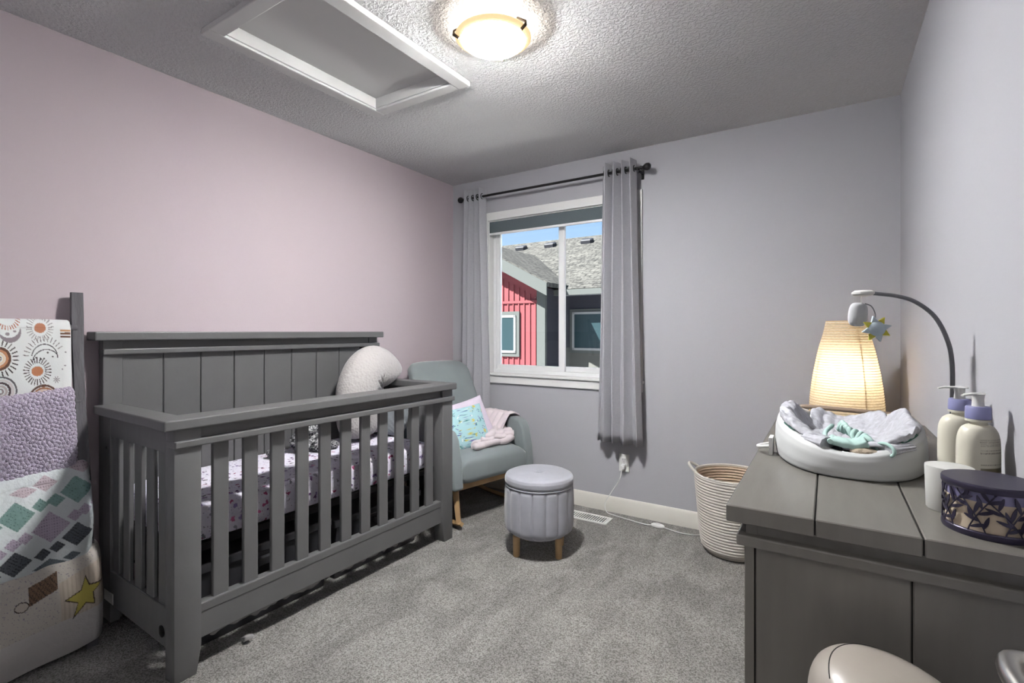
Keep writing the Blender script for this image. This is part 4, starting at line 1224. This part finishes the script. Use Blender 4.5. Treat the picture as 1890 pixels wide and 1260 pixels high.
# ------------------------------------------------------------------ floor lamp
shade_m = bpy.data.materials.new('glowing_rice_paper'); shade_m.use_nodes = True
sn, sl = shade_m.node_tree.nodes, shade_m.node_tree.links
sn.clear()
so = sn.new('ShaderNodeOutputMaterial'); st = sn.new('ShaderNodeBsdfTranslucent'); sd = sn.new('ShaderNodeBsdfDiffuse'); sm_ = sn.new('ShaderNodeMixShader')
sm_.inputs[0].default_value = 0.45
st.inputs[0].default_value = (0.95, 0.74, 0.46, 1); sd.inputs[0].default_value = (0.86, 0.80, 0.70, 1)
stc = sn.new('ShaderNodeTexCoord'); sv = sn.new('ShaderNodeTexNoise'); sv.inputs['Scale'].default_value = 90
smr = sn.new('ShaderNodeMapRange'); smr.inputs[3].default_value, smr.inputs[4].default_value = 0.5, 1.4
smm = sn.new('ShaderNodeVectorMath'); smm.operation = 'SCALE'; smm.inputs[0].default_value = (0.95, 0.83, 0.62)
smap = sn.new('ShaderNodeMapping'); smap.inputs['Scale'].default_value = (1, 1, 2.2)
sl.new(stc.outputs['Object'], smap.inputs[0]); sl.new(smap.outputs[0], sv.inputs['Vector']); sl.new(sv.outputs[0], smr.inputs[0]); sl.new(smr.outputs[0], smm.inputs['Scale']); sl.new(smm.outputs[0], st.inputs[0])
sl.new(st.outputs[0], sm_.inputs[1]); sl.new(sd.outputs[0], sm_.inputs[2]); sl.new(sm_.outputs[0], so.inputs[0])
fl = thing('floor_lamp', 'glowing rice paper floor lamp behind the dresser in the corner', 'lamp', (0.075, 2.85, 0))
sp_ = spline([(0.152, 0, 0.79), (0.148, 0, 0.90), (0.134, 0, 1.02), (0.112, 0, 1.14), (0.094, 0, 1.21), (0.081, 0, 1.275)], 20)
prof = []
for i, q in enumerate(sp_):
    prof.append((q[0] + (0.0022 if i % 2 else 0), q[2]))
lathe('paper_shade', fl, prof, shade_m, 56, sm=60)
M_WIRE = mat('pale_bamboo_wire', srgb(206, 178, 130), 0.6)
for i in range(1, 40):
    z_ = 0.79 + i * 0.485 / 40
    r_ = float(np.interp(z_, [q[2] for q in sp_], [q[0] for q in sp_])) + 0.0018
    tube('hoop', fl, [(r_ * math.cos(a), r_ * math.sin(a), z_) for a in np.linspace(0, 2 * PI, 40, endpoint=False)], 0.0011, M_WIRE, seg=4, closed=True)
tube('top_ring', fl, [(0.081 * math.cos(a), 0.081 * math.sin(a), 1.275) for a in np.linspace(0, 2 * PI, 40, endpoint=False)], 0.002, M_WIRE, seg=6, closed=True)
tube('bottom_ring', fl, [(0.152 * math.cos(a), 0.152 * math.sin(a), 0.79) for a in np.linspace(0, 2 * PI, 48, endpoint=False)], 0.002, M_WIRE, seg=6, closed=True)
for k in range(4):
    a = k * PI / 2 + 0.5
    tube('rib', fl, [((q[0] - 0.004) * math.cos(a), (q[0] - 0.004) * math.sin(a), q[2]) for q in sp_[::4]], 0.0025, M_WIRE, seg=6)
for a in (PI / 2 + 0.1, PI / 2 + 0.1 + 2 * PI / 3, PI / 2 + 0.1 - 2 * PI / 3):
    tube('leg', fl, [(0.06 * math.cos(a), 0.06 * math.sin(a), 0.86), (0.155 * math.cos(a), 0.155 * math.sin(a), 0.0)], 0.011, M_OAK, seg=10)
for a in (-1.95, -1.25):
    tube('shade_clip', fl, [(0.156 * math.cos(a), 0.156 * math.sin(a), 0.80), (0.156 * math.cos(a), 0.156 * math.sin(a), 0.786)], 0.003, M_BLACK, seg=6)
lathe('bulb', fl, [(0, 0.98), (0.022, 0.985), (0.03, 1.01), (0.024, 1.04), (0.013, 1.06), (0.013, 1.09), (0, 1.09)], M_WHITEP, 24)
lathe('bulb_holder', fl, [(0, 0.86), (0.05, 0.862), (0.05, 0.872), (0.016, 0.88), (0.016, 0.98), (0, 0.98)], M_WHITEP, 20)
pl = bpy.data.lights.new('floor_lamp_bulb', 'POINT'); pl.energy = 2.4; pl.color = (1.0, 0.90, 0.74); pl.shadow_soft_size = 0.05
plo = bpy.data.objects.new('bulb_light', pl); C.objects.link(plo); plo.parent = fl; plo.location = (-0.0, -0.045, 1.03)

# ------------------------------------------------------------------ dresser
TT = 0.87
dr = thing('dresser', 'warm grey wooden dresser with planked top along the right wall', 'dresser', (0.068, 1.758, 0), 0)
DY0, DY1, DXL, DXR = 1.096 - 1.758, 2.42 - 1.758, -0.176 - 0.068, 0.312 - 0.068
xs = (DXL, -0.020 - 0.068, 0.140 - 0.068, DXR)
for a, b in zip(xs, xs[1:]):
    box('top_plank', dr, (a + (0.0014 if a != DXL else 0), b - (0.0014 if b != DXR else 0)), (DY0, DY1), (0.836, TT), M_DRES, 0.002, seg=1)
box('top_core', dr, (DXL + 0.01, DXR - 0.01), (DY0 + 0.01, DY1 - 0.01), (0.837, TT - 0.006), M_DARK, 0)
bx0, bx1, by0, by1 = -0.145 - 0.068, 0.306 - 0.068, 1.124 - 1.758, 2.392 - 1.758
box('frieze', dr, (bx0 + 0.004, bx1), (by0 + 0.006, by1 - 0.006), (0.806, 0.838), M_DRES, 0.001)
box('frieze_end_block', dr, (bx0 + 0.002, bx0 + 0.024), (by0 + 0.003, by0 + 0.03), (0.806, 0.838), M_DRES, 0.001)
# ledge moulding around three sides
box('ledge_moulding', dr, (bx0 - 0.014, bx1), (by0 - 0.014, by0 + 0.01), (0.785, 0.808), M_DRES, 0.004)
box('ledge_moulding', dr, (bx0 - 0.014, bx0 + 0.01), (by0 + 0.01, by1 - 0.01), (0.785, 0.808), M_DRES, 0.004)
box('ledge_moulding', dr, (bx0 - 0.014, bx1), (by1 - 0.01, by1 + 0.014), (0.785, 0.808), M_DRES, 0.004)
box('carcass', dr, (bx0 + 0.012, bx1 - 0.002), (by0 + 0.012, by1 - 0.012), (0.09, 0.80), M_DARK, 0)
for y0, y1 in ((by0, by0 + 0.02), (by1 - 0.02, by1)):
    box('corner_post', dr, (bx0, bx0 + 0.018), (y0, y1), (0.0, 0.79), M_DRES, 0.002)
    box('corner_post', dr, (bx1 - 0.03, bx1), (y0, y1), (0.0, 0.79), M_DRES, 0.002)
    ex = (bx0 + 0.0195, 0.128 - 0.068, bx1 - 0.0315)
    for a, b in zip(ex, ex[1:]):
        box('end_plank', dr, (a + 0.0008, b - 0.0015), (y0 + 0.003, y1 - 0.003), (0.10, 0.787), M_DRES, 0.002, seg=1)
for r_ in range(3):
    for c_ in range(2):
        ya = by0 + 0.03 + c_ * (by1 - by0 - 0.04) / 2
        yb = ya + (by1 - by0 - 0.08) / 2
        za = 0.12 + r_ * 0.222
        d_ = box('drawer', dr, (bx0 - 0.004, bx0 + 0.02), (ya, yb), (za, za + 0.212), M_DRES, 0.004)
box('plinth', dr, (bx0 + 0.005, bx1 - 0.005), (by0 + 0.02, by1 - 0.02), (0.03, 0.11), M_DRES, 0.003)

# ------------------------------------------------------------------ changing pad
M_PAD = mat('white_foam_pad', srgb(206, 208, 208), 0.5, coat=0.1)
PCX, PCY, PA, PB = 0.045, 1.80, 0.182, 0.37
def pad_norm(x, y):
    return (np.abs((x - PCX) / PA) ** 2.6 + np.abs((y - PCY) / PB) ** 2.6) ** (1 / 2.6)
def rim_h(c_, s_):        # |cos| and sin of the outline angle: sides high, ends low, far end lowest
    return 0.062 + 0.046 * np.clip(c_, 0, 1) ** 1.3 - 0.022 * np.clip(s_, 0, 1) ** 2
def padf(U, V):
    th = 2 * PI * U
    sg = lambda a, q: np.sign(a) * np.abs(a) ** q
    q = 2 / 2.6
    cx_, cy_ = sg(np.cos(th), q), sg(np.sin(th), q)
    h = rim_h(np.abs(np.cos(th)), np.sin(th))
    #       inset (m), height fraction
    pr = np.array([(0.30, 0.0), (0.012, 0.0), (0.004, 0.06), (0.0, 0.3), (0.002, 0.7), (0.007, 0.9), (0.016, 0.99), (0.026, 1.0), (0.036, 0.96), (0.046, 0.85), (0.066, 0.55), (0.09, 0.32), (0.12, 0.24), (0.30, 0.22)])
    t_ = np.linspace(0, 1, len(pr))
    ins = np.interp(V, t_, pr[:, 0]); hz = np.interp(V, t_, pr[:, 1])
    sc_x = np.clip(PA - ins, 0.0, None); sc_y = np.clip(PB - ins * np.where(ins > 0.12, 1.434, 1.0), 0.0, None)
    z = hz * np.where(hz > 0.5, h, np.where(V > 0.5, h * 0.5 + 0.5 * 0.062, h))
    return sc_x * cx_, sc_y * cy_, z
pad = thing('changing_pad', 'white contoured changing pad lying on top of the dresser', 'changing pad', (PCX, PCY, TT))
surf('foam_body', pad, 100, 52, padf, M_PAD, wrap_u=True, sm=70)
M_STRAP = mat('white_webbing', srgb(226, 226, 224), 0.8)
box('strap', pad, (-PA - 0.006, -PA + 0.004), (-0.20, -0.15), (0.0, 0.05), M_STRAP, 0.001)
tube('buckle', pad, spline([(-PA - 0.004, -0.2, 0.025), (-PA - 0.03, -0.19, 0.02), (-PA - 0.034, -0.165, 0.018), (-PA - 0.004, -0.15, 0.025)], 5), 0.005, M_STRAP, seg=8)

def pad_z(x, y):
    dx, dy = (x - PCX) / PA, (y - PCY) / PB
    r = pad_norm(x, y)
    ca = np.abs(dx) / np.maximum(np.hypot(dx, dy), 1e-6)
    h = rim_h(ca, dy / np.maximum(np.hypot(dx, dy), 1e-6))
    bed = 0.018
    t_ = np.clip((r - 0.45) / 0.38, 0, 1)
    return TT + bed + (h - bed) * (t_ * t_ * (3 - 2 * t_)) - np.clip(r - 0.93, 0, 1) * 0.5
M_ONE = mat('grey_marled_cotton', srgb(186, 187, 194), 0.9, vary=(60, 0.16), bump=(120, 0.25))
M_MINT = mat('mint_cotton', srgb(180, 210, 204), 0.85)
M_GRN = mat('dark_green_lining', srgb(52, 96, 84), 0.9)
def cloth(name, par, x0, x1, y0, y1, lift, m, seed, amp=0.012, skew=0.0, nu=70, nv=70, edge=0.02, thick=0.004):
    def f(U, V):
        x = x0 + (x1 - x0) * U + edge * 0.6 * wr(V * 3, V * 0 + 1, seed + 1) + skew * (V - 0.5)
        y = y0 + (y1 - y0) * V + edge * wr(U * 3, U * 0 + 2, seed + 2)
        k_ = np.minimum(1, 0.92 / np.maximum(pad_norm(x, y), 1e-6))
        x = PCX + (x - PCX) * k_; y = PCY + (y - PCY) * k_
        w = wr(x * 22, y * 14, seed, n=9)
        w2 = wr(x * 60, y * 40, seed + 5, n=9)
        e_ = np.minimum(1, np.minimum(np.minimum(U, 1 - U), np.minimum(V, 1 - V)) / 0.08)
        z = pad_z(x, y) + lift * (0.35 + 0.65 * np.sqrt(e_)) + amp * (np.abs(w) * 1.4) * (0.3 + 0.7 * e_) + amp * 0.42 * w2
        return x, y, z
    return surf(name, par, nu, nv, f, m, thick=thick, sm=80)
rom = thing('baby_romper', 'grey baby romper with mint trim spread open on the changing pad', 'baby clothes', (0, 0, 0))
cloth('left_panel', rom, -0.130, 0.030, 1.50, 1.98, 0.012, M_ONE, 21, 0.014, edge=0.010)
cloth('right_panel', rom, 0.030, 0.202, 1.465, 1.98, 0.012, M_ONE, 25, 0.014, edge=0.010)
cloth('back_panel', rom, -0.05, 0.16, 1.80, 2.14, 0.012, M_ONE, 29, 0.010, edge=0.012)
cloth('mint_lining', rom, 0.002, 0.082, 1.450, 1.68, 0.020, M_MINT, 31, 0.006, edge=0.008)
cloth('dark_lining', rom, -0.10, -0.045, 1.525, 1.60, 0.004, M_GRN, 33, 0.002, edge=0.004)
cloth('dark_lining', rom, 0.15, 0.195, 1.49, 1.57, 0.004, M_GRN, 35, 0.002, edge=0.004)
def cuff(name, p0, p1, r0, r1, m, seed):
    N = 14
    pts = [tuple(p0[k] + (p1[k] - p0[k]) * i / (N - 1) for k in range(3)) for i in range(N)]
    rs = [r0 + (r1 - r0) * i / (N - 1) for i in range(N)]
    me = tube_mesh(pts, rs, m, seg=36, sm=80, flat=0.6)
    co = np.array([v.co[:] for v in me.vertices]).reshape(N, 36, 3)
    ctr = np.array(pts)[:, None, :]
    k = 1 + 0.13 * np.sin(np.arange(36) * 2 * PI * 9 / 36)[None, :] * np.linspace(1, 0.3, N)[:, None] + 0.04 * np.sin(np.linspace(0, 9, N))[:, None]
    me.vertices.foreach_set('co', (ctr + (co - ctr) * k[..., None]).ravel()); me.update()
    return obj(name, me, None, rom)
cuff('sleeve', (-0.05, 1.505, TT + 0.078), (0.0, 1.468, TT + 0.076), 0.017, 0.025, M_ONE, 1)
cuff('sleeve', (0.168, 1.515, TT + 0.078), (0.118, 1.468, TT + 0.074), 0.015, 0.024, M_ONE, 2)
tube('cuff_trim', rom, [(0.116 - 0.016 * math.cos(a), 1.468 + 0.018 * math.cos(a), TT + 0.074 + 0.015 * math.sin(a)) for a in np.linspace(0, 2 * PI, 24, endpoint=False)], 0.004, M_MINT, seg=8, closed=True)
# mint ruffle
pts = []
for i in range(60):
    q = i / 59
    pts.append((0.03 + 0.062 * q + 0.007 * math.sin(i * 0.9), 1.76 - 0.27 * q, TT + 0.078 + 0.011 * math.sin(i * 1.05)))
tube('mint_ruffle', rom, spline(pts, 2), 0.0065, M_MINT, seg=8, sm=80)
tube('mint_edge', rom, spline([(0.012, 1.76, TT + 0.075), (-0.004, 1.66, TT + 0.072), (-0.004, 1.55, TT + 0.076), (0.006, 1.452, TT + 0.084)], 10), 0.006, M_MINT, seg=8)
M_TANF = mat('tan_plush', srgb(176, 162, 144), 0.95, bump=(120, 0.5))
def tanf(U, V):
    th = 2 * PI * U; ph = PI * (V - 0.5)
    return 0.03 * np.cos(ph) * np.cos(th), 0.018 * np.cos(ph) * np.sin(th), 0.011 * np.sin(ph)
surf('tan_patch', rom, 24, 12, tanf, M_TANF, wrap_u=True, sm=80, loc=(0.075, 1.465, TT + 0.064))

# ------------------------------------------------------------------ bent tube behind the pad
M_TAUPE = mat('taupe_enamel_tube', srgb(150, 132, 116), 0.4)
bt = thing('tube_handle', 'taupe bent tube handle standing on the dresser behind the changing pad', 'handle', (0.07, 2.27, TT))
tube('bent_bar', bt, spline([(-0.165, 0, 0.0), (-0.165, 0, 0.03), (-0.155, 0, 0.052), (-0.13, 0, 0.060), (0.13, 0, 0.052), (0.155, 0, 0.044), (0.165, 0, 0.024), (0.165, 0, 0.0)], 8), 0.0085, M_TAUPE, seg=14)
for x in (-0.165, 0.165):
    lathe('foot', bt, [(0, 0), (0.013, 0), (0.013, 0.004), (0.009, 0.007), (0, 0.007)], M_TAUPE, 16, (x, 0, 0))

# ------------------------------------------------------------------ crib mobile arm on the dresser
M_GRT = mat('dark_grey_tube', srgb(84, 84, 88), 0.5)
mob = thing('mobile_arm', 'grey curved mobile arm with a white disc rising behind the lotion bottles', 'mobile', (0.272, 1.69, TT))
lathe('base', mob, [(0, 0), (0.032, 0), (0.032, 0.012), (0.014, 0.02), (0.011, 0.05), (0, 0.05)], M_GRT, 24)
arm_pts = [(0, 0, 0.03), (0, 0, 0.15), (0.0, 0, 0.27), (-0.010, 0, 0.335), (-0.035, 0, 0.395), (-0.075, 0, 0.435), (-0.115, 0, 0.452), (-0.165, 0, 0.461)]
tube('arm', mob, spline(arm_pts, 10), 0.0052, M_GRT, seg=12)
disc = lathe('disc', mob, [(0, -0.006), (0.022, -0.006), (0.027, -0.002), (0.027, 0.003), (0.02, 0.008), (0, 0.009)], M_WHITEP, 28, (-0.188, 0, 0.462))
M_TOYB = mat('pale_blue_felt', srgb(190, 204, 212), 0.9)
M_TOYW = mat('grey_white_felt', srgb(206, 207, 210), 0.9, vary=(50, 0.05))
M_TOYY = mat('mustard_felt', srgb(184, 178, 72), 0.9)
hang = thing('hanging_toy', 'felt cloud and sun toy hanging from the mobile arm disc', 'toy', (0.080, 1.69, TT + 0.455))
tube('string', hang, [(0, 0, 0.002), (0, 0, -0.026)], 0.0015, M_WHITEP, seg=6)
def cyl(U, V):
    th = 2 * PI * U; ph = PI * (V - 0.5)
    sg = lambda a, q: np.sign(a) * np.abs(a) ** q
    return 0.024 * sg(np.cos(ph), .5) * np.cos(th), 0.017 * sg(np.cos(ph), .5) * np.sin(th), 0.033 * sg(np.sin(ph), .8)
surf('cloud', hang, 28, 18, cyl, M_TOYW, wrap_u=True, sm=80, loc=(-0.008, 0.0, -0.052), rot=(0, 0.1, 0.4))
tube('string', hang, spline([(0.008, -0.008, -0.022), (0.022, -0.012, -0.03), (0.03, -0.016, -0.05), (0.03, -0.02, -0.07)], 5), 0.0016, M_GRT, seg=6)
sunp = thing('sun', None, None)
bpy.data.objects.remove(sunp)
def sunf(U, V):
    th = 2 * PI * U; ph = PI * (V - 0.5)
    return 0.022 * np.cos(ph) * np.cos(th), 0.011 * np.sin(ph) * 1.0, 0.022 * np.cos(ph) * np.sin(th)
sb = surf('sun_body', hang, 28, 14, sunf, M_TOYB, wrap_u=True, sm=80, loc=(0.033, -0.02, -0.092), rot=(0, 0, math.radians(20)), flip=True)
for k in range(8):
    a = 2 * PI * k / 8 + 0.25
    c0, c1 = math.cos(a), math.sin(a)
    bs = [(c0 * 0.019 - c1 * 0.009, c1 * 0.019 + c0 * 0.009), (c0 * 0.037, c1 * 0.037), (c0 * 0.019 + c1 * 0.009, c1 * 0.019 - c0 * 0.009)]
    prism('ray', sb, bs, 'y', -0.004, 0.004, M_TOYY if k % 2 else M_TOYB, bev=0.001, seg=1)

# ------------------------------------------------------------------ bottles, container, candle
M_LOT = mat('cream_lotion_plastic', srgb(226, 222, 206), 0.35, spec=0.4)
M_LAV = mat('lavender_cap_plastic', srgb(136, 138, 180), 0.4)
M_LOTT = mat('printed_lotion_plastic', (1, 1, 1), 0.35, attr=True)
def bottle(label, loc, rotz, printed):
    b_ = thing('lotion_bottle', label, 'lotion bottle', loc, rotz, 'cream lotion bottles on the dresser')
    H_ = 0.168
    P_ = np.array([(0.0, 0.0), (0.94, 0.0), (1.0, 0.006), (1.0, 0.06), (0.99, 0.115), (0.93, 0.138), (0.78, 0.152), (0.56, 0.159), (0.44, 0.161), (0.44, 0.170)])
    sp2 = spline([(a, 0, b2) for a, b2 in P_[2:]], 30 if printed else 10)
    P2 = np.array([(0, 0), (0.94, 0)] + [(q[0], q[2]) for q in sp2])
    nv = len(P2) - 1
    def f(U, V):
        t_ = np.linspace(0, 1, nv + 1)
        r = np.interp(V, t_, P2[:, 0]); z = np.interp(V, t_, P2[:, 1])
        th = 2 * PI * U
        sg = lambda a, q: np.sign(a) * np.abs(a) ** q
        neck = np.clip((0.5 - r) / 0.06, 0, 1) * (z > 0.1)
        ax_ = 0.041 * (1 - neck) + 0.034 * neck; ay_ = 0.030 * (1 - neck) + 0.034 * neck
        return r * ax_ * sg(np.cos(th), 0.9), r * ay_ * sg(np.sin(th), 0.9), z
    def pa(U, V, X, Y, Z):
        c = np.ones(X.shape + (3,)) * np.array(srgb(226, 222, 206))
        if printed:
            s_ = X      # label on the -y face
            fr = (Y > 0) & (np.abs(s_) < 0.027)
            n = np.sin(X * 2600 + 9 * np.sin(np.floor(Z * 1000 / 2.2) * 3.7))
            for z0, z1 in ((0.118, 0.134), (0.098, 0.112), (0.080, 0.092), (0.048, 0.061), (0.012, 0.044)):
                ln_ = (Z > z0) & (Z < z1) & (((Z * 1000 / 2.2) % 1) < 0.5) & (n > -0.1)
                c = over(c, fr & ln_, (118, 110, 92))
            c = over(c, fr & (Z > 0.064) & (Z < 0.074), (104, 96, 74))
        return c
    surf('bottle_body', b_, 260 if printed else 72, nv, f, M_LOTT, wrap_u=True, paint=pa, sm=60)
    lathe('neck_ring', b_, [(0.015, 0.166), (0.021, 0.167), (0.021, 0.171), (0.016, 0.173)], M_LOT, 28)
    lathe('pump_collar', b_, [(0.0, 0.172), (0.021, 0.172), (0.0215, 0.175), (0.0205, 0.196), (0.019, 0.198), (0, 0.198)], M_LAV, 32)
    hd_ = lathe('pump_head', b_, [(0.0, 0.198), (0.0105, 0.198), (0.0095, 0.212), (0.0105, 0.222), (0.013, 0.224), (0.0, 0.226)], M_WHITEP, 24)
    tube('nozzle', hd_, [(-0.016, 0, 0.2235), (0.0, 0, 0.2245), (0.03, 0.0, 0.224), (0.042, 0.0, 0.2215)], [0.0035, 0.006, 0.005, 0.0035], M_WHITEP, seg=10, flat=0.5)
    return b_
bottle('cream lotion bottle with lavender collar and printed back label, nearer of two', (0.268, 1.408, TT), math.radians(-136), True)
bottle('plain cream lotion bottle with lavender collar standing behind the other bottle', (0.262, 1.545, TT), math.radians(-165), False)
M_POT = mat('white_ceramic', srgb(214, 214, 210), 0.4)
lathe('white_pot', None, [(0, 0), (0.034, 0), (0.036, 0.003), (0.0385, 0.084), (0.038, 0.087), (0.035, 0.088), (0, 0.088)], M_POT, 48)
pot = bpy.data.objects['white_pot']; pot.location = (0.205, 1.302, TT)
props(pot, 'plain white lidded pot between the candle and the lotion bottles', 'pot')

cd = thing('candle', 'wide jar candle in a dark purple leaf cut metal sleeve at the dresser end', 'candle', (0.245, 1.205, TT))
M_PUR = mat('dark_purple_metal', srgb(46, 42, 62), 0.35, metal=0.3, vary=(60, 0.1))
M_WAX = mat('candle_wax', srgb(206, 190, 168), 0.5)
M_WAX2 = mat('lilac_glass_tint', srgb(120, 116, 150), 0.2)
lathe('wax_jar', cd, [(0, 0.004), (0.060, 0.004), (0.061, 0.05), (0.061, 0.062)], M_WAX, 56)
lathe('glass_band', cd, [(0.061, 0.062), (0.061, 0.084)], M_WAX2, 56)
lathe('base_ring', cd, [(0, 0), (0.0655, 0), (0.0665, 0.003), (0.066, 0.010), (0.0645, 0.0115), (0.06, 0.0115)], M_PUR, 64)
lathe('lid', cd, [(0.06, 0.079), (0.0655, 0.079), (0.067, 0.082), (0.067, 0.089), (0.0655, 0.0915), (0.05, 0.0915), (0.0, 0.0915)], M_PUR, 64)
lr_ = random.Random(5)
def on_cyl(a, z, r=0.0645): return (r * math.cos(a), r * math.sin(a), z)
def leaf_mesh(a0, z0, ang, ln_, wd):
    vs, fs = [], []
    N = 6
    for i in range(N + 1):
        q = i / N
        w = wd * math.sin(PI * min(1, q * 0.92 + 0.04)) ** 0.8
        s1 = ln_ * q
        for sg in (-1, 1):
            du = s1 * math.cos(ang) - sg * w * math.sin(ang)
            dz = s1 * math.sin(ang) + sg * w * math.cos(ang)
            for rr_ in (0.0632, 0.0650):
                vs.append(on_cyl(a0 + du / 0.0645, min(0.080, max(0.010, z0 + dz)), rr_))
    for i in range(N):
        o = i * 4
        A = [o + 1, o + 3, o + 7, o + 5]; fs.append(tuple(A)); fs.append((o, o + 4, o + 6, o + 2))
        fs.append((o, o + 1, o + 5, o + 4)); fs.append((o + 2, o + 6, o + 7, o + 3))
    return mesh_from(vs, fs, M_PUR, 30)
for k in range(17):
    a0 = 2 * PI * k / 17
    sgn = 1 if k % 2 else -1
    bend = 0.45 + 0.25 * lr_.random()
    tall = 0.052 + 0.014 * lr_.random()
    st_ = [on_cyl(a0 + sgn * bend * q ** 1.3, 0.010 + tall * q) for q in np.linspace(0, 1, 8)]
    tube('stem', cd, st_, 0.0012, M_PUR, seg=5)
    for i, q in enumerate((0.12, 0.3, 0.48, 0.64, 0.8, 1.0)):
        aa = a0 + sgn * bend * q ** 1.3; zz = 0.010 + tall * q
        side = 1 if i % 2 else -1
        ang = PI / 2 - sgn * 0.45 + side * (0.75 if q < 1 else 0.1)
        obj('leaf', leaf_mesh(aa, zz, ang, 0.022 + 0.006 * lr_.random(), 0.0030), None, cd)

# ------------------------------------------------------------------ diaper pail
M_PAIL = mat('taupe_pearl_plastic', srgb(168, 161, 152), 0.32, coat=0.3)
pail = thing('diaper_pail', 'taupe plastic diaper pail with a domed lid in front of the dresser', 'bin', (0.090, 0.962, 0), math.radians(-30))
def pailf(U, V):
    pr = np.array([(0.0, 0.0), (0.105, 0.0), (0.112, 0.01), (0.118, 0.3), (0.12, 0.60)])
    t_ = np.linspace(0, 1, len(pr))
    r = np.interp(V, t_, pr[:, 0]); z = np.interp(V, t_, pr[:, 1])
    return r * np.cos(2 * PI * U), r * 0.95 * np.sin(2 * PI * U), z
surf('body', pail, 48, 12, pailf, M_PAIL, wrap_u=True, sm=50)
sp3 = spline([(0.121, 0, 0.60), (0.118, 0, 0.64), (0.106, 0, 0.664), (0.085, 0, 0.681), (0.05, 0, 0.693), (0.0, 0, 0.697)], 6)
lp = [(q[0], q[2]) for q in sp3]
def lidf(U, V):
    t_ = np.linspace(0, 1, len(lp)); A = np.array(lp)
    r = np.interp(V, t_, A[:, 0]); z = np.interp(V, t_, A[:, 1])
    x = r * np.cos(2 * PI * U); y = r * 0.95 * np.sin(2 * PI * U)
    z = z - 0.16 * (x + 0.02) * np.clip((z - 0.60) / 0.06, 0, 1)
    return x, y, z
surf('lid', pail, 64, 36, lidf, M_PAIL, wrap_u=True, sm=60)
tube('lid_seam', pail, [(-0.075 + 0.006 * math.sin(q * 3), y_, 0.0) for q, y_ in zip(np.linspace(0, 1, 2), (0, 0))] if False else [(0.1212 * math.cos(a), 0.1152 * math.sin(a), 0.60) for a in np.linspace(0, 2 * PI, 60, endpoint=False)], 0.0016, M_DARK, seg=5, closed=True)
seam = []
for q in np.linspace(-1, 1, 21):
    y = 0.075 * q
    x = -0.085 + 0.028 * q * q
    rr_ = math.hypot(x, y / 0.95)
    A = np.array(lp)[::-1]
    z = float(np.interp(rr_, A[:, 0], A[:, 1]))
    seam.append((x, y, z + 0.0002 - 0.16 * (x + 0.02) * min(1, max(0, (z - 0.60) / 0.06))))
tube('hatch_seam', pail, seam, 0.0009, M_DARK, seg=5)
